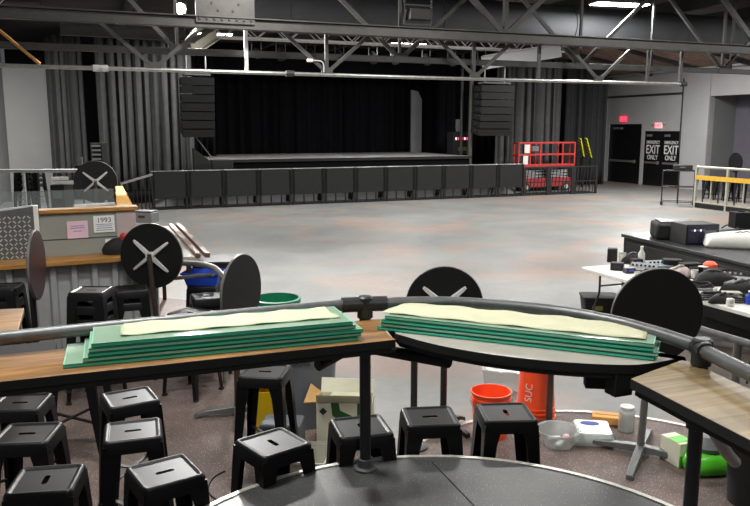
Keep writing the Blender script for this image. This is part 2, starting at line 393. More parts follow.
# lit exit signs above the doors
for px, py, lab in ((649/1 - 25, 119, 'round-looking red lit exit sign above the single black door'), (659.5, 125.5, 'red lit exit sign with two lamp heads above the double doors')):
    q = PX(px, py, X1); big = px > 640
    r = thing('exit_sign', lab, 'exit sign', (X1 - .05, q.y, q.z))
    MB().box((0, 0, 0), (.08, .44, .26)).build('sign_body', M['signred'] if not big else M['signface'], r, bevel=.02)
    text('lettering', 'EXIT', .2, M['white'] if not big else M['signred'], r, (-.045, 0, 0), (PI/2, 0, -PI/2))
    if big:
        for s in (-1, 1):
            MB().disc((-.03, s*.34, .1), (-1, 0, -.2), .07, .08, 16).build('lamp_head', M['railwhite'], r)
            MB().bar((0, s*.2, .1), (0, s*.34, .1), .02, .02).build('lamp_arm', M['greygear'], r)
struct(MB().hexa([(19.4, 11, CEIL), (25.5, 11, 4.72), (25.5, 32, 4.72), (19.4, 32, CEIL), (19.4, 11, CEIL + .1), (25.5, 11, CEIL + .1), (25.5, 32, CEIL + .1), (19.4, 32, CEIL + .1)]).build('ceiling_slope', M['ceil'], smooth=0))
for i in range(7):
    y = 13.5 + i*2.7
    struct(MB().bar((19.6, y, CEIL - .1), (23.9, y, 4.9), .1, .18).build('beam', M['steeldark'], smooth=0))
cz = PX(690, 69, X1 - .3).z
tag(MB().tube([(X1 - .3, 31, cz), (X1 - .3, 12, cz)], .035, 8).build('conduit', M['alu']), 'thin pale conduit running along the top of the right wall', 'pipe')
# ceiling joists, seen beyond the truss
for i in range(7):
    x = 1.5 + i*2.6
    struct(MB().box((x, 23, CEIL - .16), (.14, 18, .3)).build('beam', M['steeldark'], smooth=0))
#==ROOF
# ============================================================ ROOF STEEL, DUCT, ADDED_LAMPS
YA, YC, YB = 12.8, 13.05, 13.35
def ztr(px, py, Y): return PY(px, py, Y).z
zA, zB, zC = ztr(400, 33, YA), ztr(400, 59.5, YB), ztr(400, 76.5, YC)
ra = thing('roof_truss', 'riveted grey roof girder with big gusset plate, nearest above the hall floor', 'truss', (0, YA, 0))
MB().box((9.3, 0, zA), (22.2, .14, .16)).build('bottom_chord', M['steel'], ra, bevel=.01)
MB().box((9.3, 0, zA + .095), (22.2, .24, .02)).build('chord_flange', M['steel'], ra, bevel=.005)
ZT = 5.7
MB().box((9, 0, ZT - .08), (21, .2, .14)).build('top_chord', M['steel'], ra)
for px in (225, 505, 760):
    x = PY(px, 33, YA).x
    for s in (-1, 1):
        MB().bar((x + s*.06, 0, zA + .1), (x + s*1.5, 0, ZT - .1), .07, .1).build('diagonal', M['steel'], ra)
    MB().bar((x, 0, zA + .1), (x, 0, ZT - .1), .08, .08).build('vertical', M['steel'], ra)
    if px < 300:
        g = MB().prism([(-.48, 0), (.48, 0), (.48, .55), (-.48, .55)], -.012, .012).build('gusset_plate', M['steel'], ra, rel=Matrix.Translation((x, -.09, zA)) @ Matrix.Rotation(PI/2, 4, 'X'))
        for i in range(8):
            MB().disc((x - .42 + i*.12, -.108, zA + .06), (0, -1, 0), .022, .02, 8).build('rivet', M['steeldark'], g)
        for s in (-1, 1):
            for i in range(3):
                MB().disc((x + s*(.12 + i*.1), -.108, zA + .2 + i*.11), (0, -1, 0), .022, .02, 8).build('rivet', M['steeldark'], g)
rb = thing('roof_truss', 'lighter roof truss with V-shaped webs right behind the riveted girder', 'truss', (0, YB, 0))
MB().box((9.3, 0, zB), (22.2, .08, .11)).build('bottom_chord', M['steeldark'], rb, bevel=.006)
MB().box((9, 0, 5.6), (21, .1, .12)).build('top_chord', M['steeldark'], rb)
nb = [PY(px, 62, YB).x for px in (-40, 178, 400, 580, 723)]
for i, x in enumerate(nb):
    dx = (nb[1] - nb[0])/2 if i == 0 else (nb[i] - nb[i-1])/2
    for s in (-1, 1):
        MB().bar((x, 0, zB), (x + s*dx, 0, 5.6), .06, .07).build('diagonal', M['steel'], rb)
    MB().bar((x, .02, zB), (x, .02, 5.6), .05, .05).build('vertical', M['steel'], rb)
    MB().box((x, 0, zB + .03), (.3, .1, .16)).build('gusset_plate', M['steeldark'], rb)
for px in (652, 732):
    x = PY(px, 60, YB).x
    MB().bar((x, .03, zB), (x, .03, 5.6), .05, .05).build('vertical', M['steeldark'], rb)
rc = thing('lighting_pipe', 'long pale horizontal pipe slung under the roof trusses on V-shaped hangers', 'pipe', (0, YC, 0))
xl, xr = -1.9, PY(684, 84, YC).x
MB().tube([(xl, 0, zC), (2, 0, zC), (6, 0, zC - .01), (xr, 0, zC)], .034, 10).build('pipe', M['galv'], rc)
ncs = [PY(px, 75, YC).x for px in (155, 327, 475, 599)]
for i, x in enumerate(ncs):
    for s in (-1, 1):
        MB().bar((x, 0, zC + .03), (x + s*.85, 0, zA), .045, .06).build('hanger_diagonal', M['steel'], rc)
    MB().box((x, 0, zC + .07), (.2, .06, .1)).build('hanger_clamp', M['steel'], rc)
for px in (247, 327, 474, 539, 648, 681):
    x = PY(px, 75, YC).x
    MB().bar((x, .02, zC), (x, .02, zA), .06, .05).build('hanger', M['alu'] if px == 247 else M['steel'], rc)
for px in (98, 104, 290, 684):
    x = PY(px, 75, YC).x
    MB().tube([(x - .07, 0, zC), (x + .07, 0, zC)], .055, 10).build('pipe_clamp', M['alu'] if px < 200 else M['steeldark'], rc)
# little hooked lamp on the pipe
x = PY(323, 70, YC).x
r = thing('hooked_lamp', 'small white gooseneck lamp head standing on the pale overhead pipe', 'lamp', (x, YC - .04, zC + .03))
MB().tube(smooth_path([(0,0,0), (0,0,.13), (-.04,0,.19), (-.13,0,.2), (-.2,0,.2)]), .012, 8).build('gooseneck', M['alu'], r)
MB().box((-.25, 0, .2), (.1, .07, .055)).build('lamp_head', M['white'], r, bevel=.01)
# braces at the left end
for a, b, mt, lab in (((-6, 26), (40, 64), 'woodtrim', 'tan wooden pole slanting down to the overhead pipe at far left'),
                      ((20, -4), (30, 36), 'steel', None)):
    if lab:
        p, q = PY(a[0], a[1], 13.3), PY(b[0], b[1], 13.15)
        tag(MB().tube([p, q], .025, 8).build('pole', M[mt]), lab, 'pole')
# duct
zd = ztr(700, 33, 15.2)
r = thing('air_duct', 'large dark grey round air duct running along behind the roof girder', 'duct', (0, 15.4, zd))
MB().tube([(3.0, 0, 0), (9, 0, 0), (15, 0, 0), (19, 0, 0)], .46, 28).build('duct_pipe', M['duct'], r)
for i in range(5):
    MB().lathe([(.46, -.03), (.485, -.03), (.485, .03), (.46, .03)], 28, cap=False).build('duct_collar', M['duct'], r, rel=Matrix.Translation((4.2 + i*3.4, 0, 0)) @ Matrix.Rotation(PI/2, 4, 'Y'))
# framed box hung in front of the duct
q0 = PD(418, 15, 14.2)
r = thing('hanging_projector', 'dark box in an open metal frame hung in front of the duct', 'projector', (q0.x, q0.y, q0.z))
MB().box((0, 0, 0), (.42, .3, .2)).build('projector_body', M['speaker'], r, bevel=.01)
for s in (-1, 1):
    MB().bar((s*.27, 0, -.17), (s*.27, 0, .6), .025, .025).build('frame_upright', M['steeldark'], r)
MB().bar((-.27, 0, -.17), (.27, 0, -.17), .025, .025).build('frame_bar', M['steeldark'], r)
MB().bar((-.27, 0, .17), (.27, 0, .17), .025, .025).build('frame_bar', M['steeldark'], r)

def light(name, loc, energy, sx, sy, parent, rot=(0,0,0), col=(1, .985, .955)):
    d = bpy.data.lights.new(name, 'AREA'); d.shape = 'RECTANGLE'; d.size = sx; d.size_y = sy; d.energy = energy; d.color = col
    o = bpy.data.objects.new(name, d); COL.objects.link(o); o.location = loc; o.rotation_euler = rot; o.parent = parent; return o
def ceiling_or_fill_light(p, rz, label, e, L=1.25, W=.36, lampmat='lamp'):
    r = thing('ceiling_or_fill_light', label, 'ceiling light', p, rz)
    MB().box((0, 0, .06), (L + .08, W + .08, .09)).build('housing', M['steel'], r, bevel=.01)
    MB().box((0, 0, .005), (L, W, .02)).build('diffuser', M[lampmat], r, bevel=.004)
    for s in (-1, 1):
        MB().tube([(s*L*.35, 0, .1), (s*L*.35, 0, max(.12, CEIL - p[2]))], .008, 6).build('hanger_rod', M['steeldark'], r)
    if e: light('lamp_light', (0, 0, -.02), e, L, W, r)
    return r
K = 1.0
q = PD(620, 5, 17.0)
ceiling_or_fill_light(q, RZ(14), 'bright rectangular ceiling light in front of the duct', 200*K)
ADDED_LAMPS = [(-.6, 3.0, 50), (4.2, 2.6, 60), (1.2, -2.0, 45), (7.5, 6.8, 80), (13.0, 6.5, 110), (6.5, 10.2, 80), (11.5, 10.2, 110), (17.0, 10.2, 150), (19.0, 12.5, 190),
         (6.5, 19.0, 220), (12.0, 19.0, 240), (17.5, 19.0, 260), (19.2, 21.5, 420), (.4, 4.7, 105), (2.9, 11.4, 110), (-1.0, 21.8, 240), (4.2, 24.3, 150), (11.0, 24.6, 150)]
for i, (lx, ly, e) in enumerate(ADDED_LAMPS):  # fill lamps added to light the hall; one is read off a seat's shine
    nl = i
    where = ('over the drink ledges', 'over the seating tier', 'over the open floor', 'over the open floor beyond the girder', 'over the bar', 'before the stage', 'near the pale left wall')[0 if i < 2 else 1 if i < 3 else 2 if i < 9 else 3 if i < 13 else 4 if i == 13 else 2 if i == 14 else 6 if i == 15 else 5]
    ceiling_or_fill_light(Vector((lx, ly, 5.42)), RZ(14), 'added ceiling light %s, %s of the overhead lights' % (where, ORD[i]), e*K)
# flood lamp, upper left
q = PD(180, 8, 14.6)
r = thing('flood_lamp', 'glaring white flood lamp clamped at the roof steel above left curtain', 'flood lamp', q, RZ(0))
tgt = C(-.6, 4.2, .8) - q
R = tgt.to_track_quat('-Z', 'Y').to_matrix()
Rl = Matrix.Rotation(-RZ(0), 3, 'Z') @ R
MB().box((0, 0, 0), (.24, .2, .1), mt=Rl).build('lamp_housing', M['steel'], r, bevel=.01)
MB().disc(Rl @ Vector((0, 0, -.055)), Rl @ Vector((0, 0, -1)), .1, .03, 24).build('lamp_lens', M['floodlamp'], r)
MB().bar((0, .05, .05), (0, .05, .9), .02, .02).build('lamp_bracket', M['steeldark'], r)
lo = light('lamp_light', Rl @ Vector((0, 0, -.09)), 650*K, .22, .18, r); lo.rotation_euler = Rl.to_euler()
# stage light truss
def box_truss(name, label, a, b, w, mt, n):
    a, b = Vector(a), Vector(b); t = (b - a).normalized(); sdir = Vector((0,0,1)).cross(t).normalized()*w/2; u = t.cross(sdir.normalized())*(-w/2)
    u = sdir.normalized().cross(t)*(-w/2)
    r = thing(name, label, 'truss', a); o = Vector((0,0,0)); d = b - a
    cs = [sdir + u, -sdir + u, -sdir - u, sdir - u]
    for c in cs: MB().tube([o + c, d + c], .03, 8).build('chord', M[mt], r)
    for i in range(n):
        p, q2 = d*(i/n), d*((i+1)/n)
        for c0, c1 in ((0, 3), (1, 2)):
            MB().tube([p + cs[c0], q2 + cs[c1]] if i % 2 else [p + cs[c1], q2 + cs[c0]], .016, 6).build('lacing', M[mt], r)
        if i % 3 == 0:
            MB().tube([p + cs[0], p + cs[1]], .016, 6).build('lacing', M[mt], r)
    return r
t0, t1 = PY(188, 31, 22.5), PY(565, 44, 22.5)
t0.z = t1.z = (t0.z + t1.z)/2
box_truss('light_truss', 'bright silver box truss over the front of the stage', t0, t1, .42, 'alu', 26)
t2, t3 = PY(250, 41, 25.5), PY(520, 49, 25.5); t2.z = t3.z = (t2.z + t3.z)/2
bm_ = thing('light_bar', 'long pale bar below the silver stage truss', 'lighting bar', t2)
MB().tube([(0,0,0), t3 - t2], .05, 10).build('pipe', M['alu'], bm_)
for i, f in enumerate((.02, .10, .2, .3, .42, .5, .62, .72, .84, .94)):
    p = t2.lerp(t3, f); p.z -= .1
    r = thing('stage_light', 'small dark stage light hung on the pale bar, %s from the left' % ORD[i], 'stage light', p, 0, 'stage lights on the pale bar')
    MB().bar((0, 0, 0), (0, 0, .1), .03, .03).build('clamp', M['greygear'], r)
    for s in (-1, 1):
        MB().bar((s*.16, 0, -.35), (s*.16, 0, 0), .02, .03).build('yoke', M['greygear'], r)
    MB().lathe([(.09, -.22), (.13, -.05), (.13, .14), (.15, .17), (.15, .2), (.12, .2)], 16).build('lamp_can', M['speaker'], r, rel=Matrix.Translation((0, -.03, -.34)) @ Matrix.Rotation(math.radians(115 + (i*37) % 40), 4, 'X'))
# slanting I-beams
def ibeam(label, a, b, h, w, mt):
    a, b = Vector(a), Vector(b); r = thing('steel_beam', label, 'beam', a); d = b - a
    MB().bar((0,0,0), d, .03, h).build('web', M[mt], r)
    for s in (-1, 1):
        MB().bar(Vector((0,0,s*h/2)), d + Vector((0,0,s*h/2)), w, .03).build('flange', M[mt], r)
ibeam('short pale slanted beam under the roof by the left curtain', PY(191, 49, 20), PY(216, 33, 22), .3, .25, 'railwhite')
ibeam('pale slanted beam rising above the right-hand curtain', PY(482, 63, 22.4), PY(561, 50, 21.4), .42, .3, 'wall')
ibeam('pale horizontal beam crossing above the left curtain', PY(60, 29, 21), PY(186, 36, 21), .26, .2, 'steel')
#==STAGE
# ============================================================ STAGE END OF THE HALL
YS, DK = 25.6, 1.5
sl, sr = PY(204, 158, YS).x, PY(470, 158, YS).x
st = thing('stage', 'black-fronted concert stage with scuffed grey floor before the black backdrop', 'stage', ((sl+sr)/2, 28.2, 0))
w = sr - sl
MB().box((0, -.15, DK - .04), (w, 5.1, .08)).build('deck', M['stagefloor'], st, bevel=.01)
MB().box((0, -.15, (DK-.08)/2), (w - .1, 5.0, DK - .08)).build('skirt', M['curtainblack'], st, smooth=0)
MB().box((0, -2.72, DK - .05), (w, .04, .1)).build('deck_edge', M['matte'], st)
def curtain(label, xa, xb, y, z0, z1, mt, n, amp, lean=0.0, ph=0.0, gat=None):
    rc = random.Random(n*31 + int(xa*10)); wv = [(rc.uniform(.3, 1), rc.uniform(.55, 1.5), rc.uniform(0, 6.28)) for _ in range(5)]
    N = n*10; pts = []
    for i in range(N + 1):
        t = i/N; k = ph + t*n*2*PI
        pts.append((xa + (xb - xa)*t + .25*amp*math.sin(k*2 + 1.3), amp*(.75*math.sin(k + .8*math.sin(k*.31 + ph)) + .45*sum(a_*math.sin(k*f_ + p_) for a_, f_, p_ in wv)/2)))
    zs = [z0 + (z1 - z0)*j/6 for j in range(7)]; rings = []
    for z in zs:
        f = (z - z0)/(z1 - z0)
        rings.append([Vector((px_ + lean*(1 - f) + ((xa+xb)/2 - px_)*(gat or 0)*(1-f), y + d*(1.15 - .4*f), z)) for px_, d in pts])
    mb = MB().loft(rings, False, False)
    o = mb.build('stage_curtain', M[mt], None, smooth=80)
    s = o.modifiers.new('cloth_thickness', 'SOLIDIFY'); s.thickness = .02
    return tag(o, label, 'curtain')
def cx(px, Y): return PY(px, 120, Y).x
curtain('narrow dark grey curtain hanging beside the pale left wall', cx(49, 27), cx(84, 27), 27.0, .5, 5.5, 'curtain', 6, .16)
curtain('wide grey pleated curtain left of the stage with swept hem', cx(99, 26.4), cx(193, 26.4), 26.4, .5, 5.5, 'curtain', 11, .2, ph=1)
curtain('black backdrop curtain across the rear of the stage', cx(196, 31.2), cx(470, 31.2), 31.2, .4, 5.6, 'curtainblack', 26, .13)
curtain('grey pleated curtain right of the stage behind the red lift', cx(497, 27.6), cx(562, 27.6), 27.6, .3, 5.5, 'curtain', 10, .16, ph=2)
curtain('dark slanting curtain beside the yellow hazard strips', cx(566, 28.3), cx(606, 28.3), 28.3, .0, 5.5, 'curtaindark', 6, .18, ph=.6)
curtain('black side curtain at the left wing of the stage', cx(182, 28.5), cx(214, 28.5), 28.5, 1.52, 5.5, 'curtainblack', 5, .14)
curtain('black side curtain at the right wing of the stage', cx(438, 29.2), cx(500, 29.2), 29.2, 1.52, 5.5, 'curtainblack', 8, .14)
a, b = PY(411, 90, 30.3), PY(421, 147, 30.3)
tag(MB().prism([(a.x, 1.5), (b.x, 1.5), (b.x, a.z - .4), (b.x - .2, a.z - .05), (a.x, a.z)], -.05, .05).build('scenery_flat', M['walldark'], rel=Matrix.Translation((0, 30.3, 0)) @ Matrix.Rotation(PI/2, 4, 'X')), 'tall narrow grey panel standing at back right of the stage', 'panel')
# soft dark borders above the stage
o = MB()
bd = MB().box((cx(335, 29), 29.4, 5.2), (w + 4, .08, 1.0)).build('stage_border', M['curtainblack']); tag(bd, 'black cloth border hung above the stage opening', 'curtain')
# line arrays
def line_array(label, pl, pr, Y, top, bot, left):
    a, b = PY(pl, top, Y), PY(pr, bot, Y); wd = b.x - a.x; hh = a.z - b.z; n = 7
    r = thing('line_array', label, 'loudspeaker', ((a.x+b.x)/2, Y, b.z))
    f = MB().bar((-wd*.4, 0, hh + .08), (wd*.4, 0, hh + .08), .5, .06).build('rigging_frame', M['greygear'], r)
    for s in (-1, 1):
        MB().tube([(s*wd*.3, 0, hh + .1), (s*wd*.3, 0, 5.7 - b.z)], .02, 6).build('hoist_chain', M['galv'], f)
    for i in range(n):
        z = hh*(i + .5)/n; off = .22*(1 - i/n)**2; tl = math.radians(14*(1 - i/n)**1.5)
        c = MB().box((0, off, z), (wd, .6, hh/n*.9), mt=Matrix.Rotation(tl, 3, 'X')).build('speaker_cabinet', M['speaker'], r, bevel=.015)
        MB().box((0, off - .31, z + .31*math.sin(-tl)), (wd*.97, .02, hh/n*.93), mt=Matrix.Rotation(tl, 3, 'X')).build('grille', M['grille'], c)
        s = -1 if left else 1
        MB().box((-wd/2 - .02, off - .1, z), (.04, .2, hh/n*.4)).build('handle_plate', M['rubber'], c)
    return r
line_array('hanging black line array loudspeaker left of the stage', 180, 214.5, 24.6, 77, 135, True)
line_array('hanging black line array loudspeaker right of the stage', 478, 509.5, 25.6, 85, 134, False)
# stage-side clutter
q = PY(222, 162, 25.2)
r = thing('subwoofer', 'dark low speaker box at the left corner of the stage', 'speaker', (q.x, 25.25, 0))
MB().box((0, 0, .76), (.7, .34, 1.5)).build('cabinet', M['speaker'], r, bevel=.02); MB().box((0, -.18, .8), (.64, .02, 1.36)).build('grille', M['grille'], r)
q = PY(203, 155, 25.3)
r = thing('monitor_wedge', 'black wedge monitor leaning at the foot of the grey curtain', 'speaker', (q.x - .05, 25.25, 0))
MB().prism([(-.28, 0), (.28, 0), (.28, 1.45), (-.28, 1.9)], -.17, .17).build('cabinet', M['speaker'], r, rel=Matrix.Rotation(PI/2, 4, 'X'), bevel=.015)
MB().box((0, -.18, .8), (.5, .02, 1.2)).build('grille', M['grille'], r)
pa = PY(195, 136, 25.0); pb = PY(212, 158, 25.0)
tag(MB().tube([pa, pb], .02, 6).build('guy_cable', M['greygear']), 'slanting cable from the left loudspeaker down to the stage corner', 'cable')
q = PY(458, 138, 27.5)
r = thing('amplifier_rack', 'black rack with glowing red and white lights at right of stage', 'amplifier', (q.x, 27.5, DK))
MB().box((0, 0, .45), (.7, .6, .9)).build('cabinet', M['speaker'], r, bevel=.01)
for i in range(6):
    MB().box((-.25 + i*.1, -.31, q.z - DK - .02), (.05, .02, .1)).build('indicator', M['ledred'] if i % 2 else M['ledwhite'], r)
MB().box((.05, -.31, .22), (.35, .02, .14)).build('label_plate', M['ledyellow'], r)
q2 = PY(456, 122, 27.5)
MB().box((0, 0, 1.15), (.14, .2, .5)).build('upright_case', M['greygear'], r, bevel=.01)
pp = PY(462, 100, 27.0); tag(MB().tube([(pp.x, 27.0, DK), (pp.x, 27.0, 5.6)], .06, 10).build('pipe_column', M['steeldark']), 'dark upright pipe at right of the stage opening', 'pole')
pp = PY(470.5, 100, 26.2); tag(MB().tube([(pp.x, 26.2, 0), (pp.x + .05, 26.2, 5.6)], .09, 10).build('pipe_column', M['steel']), 'pale grey upright pipe between stage and right loudspeaker', 'pole')
# barricade row
BY = 24.4
xs = PY(152, 200, BY).x; xe = PY(596, 200, BY).x; n = 15; bw = (xe - xs)/n
def barricade():
    r = thing('crowd_barricade', 'x', 'barricade')
    MB().box((0, 0, .78), (bw - .012, .06, .86)).build('front_panel', M['barricade'], r, bevel=.006)
    MB().box((0, .05, 1.2), (bw - .02, .16, .05)).build('top_rail', M['galv'], r, bevel=.012)
    for s in (-1, 1):
        MB().bar((s*(bw/2 - .06), 0, 0), (s*(bw/2 - .06), 0, 1.2), .07, .06).build('upright', M['matte'], r)
        MB().bar((s*(bw/2 - .06), .55, .04), (s*(bw/2 - .06), .04, 1.15), .05, .05).build('rear_brace', M['matte'], r)
    MB().bar((-.15, 0, .05), (-.15, 0, .38), .04, .03).build('foot_bar', M['matte'], r)
    MB().bar((.2, 0, .05), (.2, 0, .38), .04, .03).build('foot_bar', M['matte'], r)
    MB().box((0, .28, .03), (bw - .02, .6, .025)).build('tread_plate', M['matte'], r)
    MB().box((0, .52, .3), (bw - .1, .03, .5)).build('kick_board', M['wall'], r)
    return r
def mesh_barricade():
    r = thing('crowd_barricade', 'x', 'barricade')
    MB().box((0, .05, 1.06), (bw - .02, .1, .05)).build('top_rail', M['matte'], r)
    MB().bar((-bw/2, 0, .5), (bw/2, 0, .5), .04, .04).build('middle_rail', M['matte'], r)
    for s in (-1, 1):
        MB().bar((s*(bw/2 - .05), 0, 0), (s*(bw/2 - .05), 0, 1.06), .09, .06).build('upright', M['matte'], r)
    for i in range(6):
        x = -bw/2 + bw*(i + 1)/7
        MB().bar((x - .04, 0, .06), (x + .05, 0, 1.05), .025, .025).build('grid_bar', M['matte'], r)
    MB().box((0, .4, .03), (bw - .02, .8, .025)).build('tread_plate', M['matte'], r)
    return r
pb_, pm_ = barricade(), mesh_barricade(); used = [0, 0]
for i in range(n):
    k = 1 if i >= 12 else 0; src = (pb_, pm_)[k]
    o = src if not used[k] else dup(src); used[k] = 1
    o.location = (xs + bw*(i + .5), BY, 0)
    o['label'] = ('black open-barred barricade before the red lift, %s from the right' % ORD[n - 1 - i]) if k else ('solid black crowd barricade section before the stage, %s from its left end' % ORD[i])
    o['group'] = 'crowd barricades before the stage'
# slanted stair fence at the left end
fa, fb = PY(120, 184, 22.6), PY(152, 174.5, 23.6)
r = thing('fence_panel', 'dark barred fence with sloping top rail left of the barricade row', 'fence', (fa.x, fa.y, 0))
d = Vector((fb.x - fa.x, fb.y - fa.y, 0))
MB().bar((0,0,fa.z), d + Vector((0,0,fb.z)), .05, .06).build('top_rail', M['galv'], r)
MB().bar((0,0,.12), d + Vector((0,0,.12)), .05, .05).build('bottom_rail', M['matte'], r)
for i in range(9):
    p = d*(i/8); MB().bar(p + Vector((0,0,0 if i in (0, 8) else .1)), p + Vector((0,0,fa.z + (fb.z-fa.z)*i/8)), .03, .03).build('bar', M['matte'], r)
# scissor lift
YL = 25.9
la, lb = PY(519, 143, YL), PY(575, 142.5, YL)
r = thing('scissor_lift', 'red scissor lift parked behind the barricade right of the stage', 'scissor lift', ((la.x+lb.x)/2, YL + .4, 0))
w = lb.x - la.x; zt = la.z; zm = PY(545, 154.5, YL).z; zf = PY(545, 165, YL).z
for y in (-.4, -.05):
    for z, nm in ((zt, 'top_rail'), (zm, 'middle_rail'), (zf, 'toe_rail')):
        MB().bar((-w/2, y, z), (w/2, y, z), .06, .06).build(nm, M['red'], r)
    for f in (0, .2, .38, .78, 1):
        MB().bar((-w/2 + w*f, y, zf), (-w/2 + w*f, y, zt), .055, .055).build('post', M['red'], r)
for x in (-w/2, w/2):
    for z in (zt, zm): MB().bar((x, -.4, z), (x, -.05, z), .06, .06).build('end_rail', M['red'], r)
MB().box((0, -.2, zf - .06), (w, .5, .1)).build('platform', M['redcab'], r, bevel=.01)
for i in range(3):
    for s in (-1, 1):
        MB().bar((-w*.42*s, -.28, .5 + i*.12), (w*.42*s, -.28, .6 + i*.12), .04, .09).build('scissor_arm', M['wall'], r)
MB().box((0, 0, .36), (w*.92, .8, .36)).build('chassis', M['redcab'], r, bevel=.02)
for x in (-w*.36, w*.36):
    for y in (-.38, .38):
        wl = MB().disc((x, y, .18), (0, 1, 0), .18, .12, 20).build('wheel', M['rubber'], r); MB().disc((x, y - .07, .18), (0, 1, 0), .09, .02, 14).build('hub', M['railwhite'], wl)
MB().box((-w/2 + .36, -.44, (zt+zm)/2), (.24, .02, .34)).build('notice_plate', M['white'], r)
MB().box((-w/2 + .3, -.44, (zf+zm)/2), (.22, .02, .34)).build('notice_plate', M['white'], r)
MB().box((-w/2 + .75, -.36, (zt+zm)/2), (.32, .2, .2)).build('control_box', M['greygear'], r, bevel=.01)
# yellow and black hazard strips
for i, (a, b) in enumerate((((579.5, 138), (583, 157)), ((585.5, 138), (590.5, 158)))):
    pa, pb = PY(a[0], a[1], 27.2), PY(b[0], b[1], 27.2); L = (pb - pa).length
    r = thing('hazard_strip', 'slanted yellow and black hazard strip on dark curtain, %s of the two' % ('left' if i == 0 else 'right'), 'hazard strip', pb, 0, 'hazard strips')
    mt = (pa - pb).to_track_quat('Z', 'Y').to_matrix()
    MB().box(mt @ Vector((0, 0, L/2)), (.2, .06, L), mt=mt).build('pad', M['hazyellow'], r, bevel=.02)
    m = MB()
    for j in range(6): m.box(mt @ Vector((0, -.032, L*(j + .5)/6)), (.24, .012, .075), mt=mt @ Matrix.Rotation(.6, 3, 'Y'))
    m.build('stripe', M['matte'], r, smooth=0)
    MB().bar((0, 0, 0), (0, 0, -pb.z), .06, .06).build('post', M['matte'], r)
#==BAR
# ============================================================ BAR AT THE LEFT
ZB = 1.2
ba, bb = P(-30, 269, ZB), P(141, 257, ZB)
bd_ = (bb - ba); bl = bd_.length; bt = bd_.normalized(); bn = Vector((-bt.y, bt.x, 0))     # bn points away from the viewer
brz = math.atan2(bt.y, bt.x)
bar = thing('bar_counter', 'bar with corrugated metal front, wooden ledge and grey upper panel', 'bar', (ba.x, ba.y, CAR), brz)
hh = ZB - CAR
m = MB(); rings = [[], []]
nw = int(bl/.19); pts = []
for i in range(nw + 1):
    x = i*bl/nw
    pts += [(x, .02), (x + .09, .02), (x + .11, -.04), (x + .16, -.04), (x + .18, .02)]
pts = [p for p in pts if p[0] <= bl + .4]
m.loft([[Vector((p[0], p[1] + .06, z)) for p in pts] for z in (0, hh - .04)], False, False)
o = m.build('corrugated_front', M['corr'], bar, smooth=0); o.modifiers.new('sheet', 'SOLIDIFY').thickness = .008
MB().box((bl/2, .35, hh/2 - .03), (bl, .46, hh - .06)).build('bar_core', M['matte'], bar)
MB().box((bl/2, .1, hh), (bl + .02, .34, .05)).build('ledge', M['woodtrim'], bar, bevel=.006)
def on(px, py):                        # local point on the vertical plane at the back of the ledge
    r = ray(px, py); p0 = ba + bn*.28; t = (p0 - EYE).dot(bn)/r.dot(bn); q = EYE + r*t
    return Vector(((q - ba).dot(bt), .28, q.z - CAR))
pl, pr = on(40, 230), on(135, 230); zt = on(85, 212).z
MB().box(((pl.x + pr.x)/2, .31, (hh + zt)/2), (pr.x - pl.x, .06, zt - hh)).build('upper_panel', M['greyboard'], bar, bevel=.004)
zs_ = on(85, 238).z
MB().box(((pl.x + pr.x)/2 , .278, zs_), (pr.x - pl.x, .006, .008)).build('panel_seam', M['ink'], bar)
MB().box(((pl.x + pr.x)/2 + .02, .34, zt + .02), (pr.x - pl.x + .04, .2, .04)).build('cap_rail', M['woodtrim'], bar, bevel=.004)
MB().box((on(118,230).x + .09, .277, (hh + zt)/2 + .06), (.2, .006, zt - hh - .14)).build('side_panel', M['pinkboard'], bar)
MB().box((pl.x - .03, .3, (hh + zt)/2 + .03), (.05, .09, zt - hh + .12)).build('corner_post', M['white'], bar, bevel=.004)
# things on the bar's front
def sheet(label, x0, y0, x1, y1, mt, body):
    a, b = on(x0, y0), on(x1, y1); w_, h_ = b.x - a.x, a.z - b.z
    c = Vector(((a.x+b.x)/2, .27, (a.z+b.z)/2)); Wm = Matrix.Translation((ba.x, ba.y, CAR)) @ Matrix.Rotation(brz, 4, 'Z')
    r = thing('paper_notice', label, 'notice', Wm @ c, brz)
    MB().box((0, 0, 0), (w_, .004, h_)).build('sheet', M[mt], r)
    for i, (s, sz, zz, mk) in enumerate(body):
        if s: text('print', s, sz*h_, M[mk], r, (0, -.003, zz*h_), (PI/2, 0, 0), ext=.0005)
        else: MB().box((0, -.003, zz*h_), (w_*sz, .001, h_*.03)).build('print', M[mk], r)
    return r
sheet('white paper notice with dark heading on grey bar panel', 93, 216, 115, 231.5, 'paper', (('1993', .42, .22, 'ink'), ('', .8, -.02, 'inkblue'), ('', .7, -.12, 'inkblue'), ('', .75, -.24, 'ink'), ('', .8, -.36, 'ink')))
sheet('pink paper sheet with faint writing on grey bar panel', 66.5, 221.5, 88.5, 237.5, 'pinkpaper', (('', .6, .22, 'inkblue'), ('', .7, .1, 'inkblue'), ('', .4, -.08, 'inkblue')))
sheet('small white sheet low on bar panel beside the dark bag', 105, 239, 113, 254, 'paper', (('', .5, .2, 'ink'),))
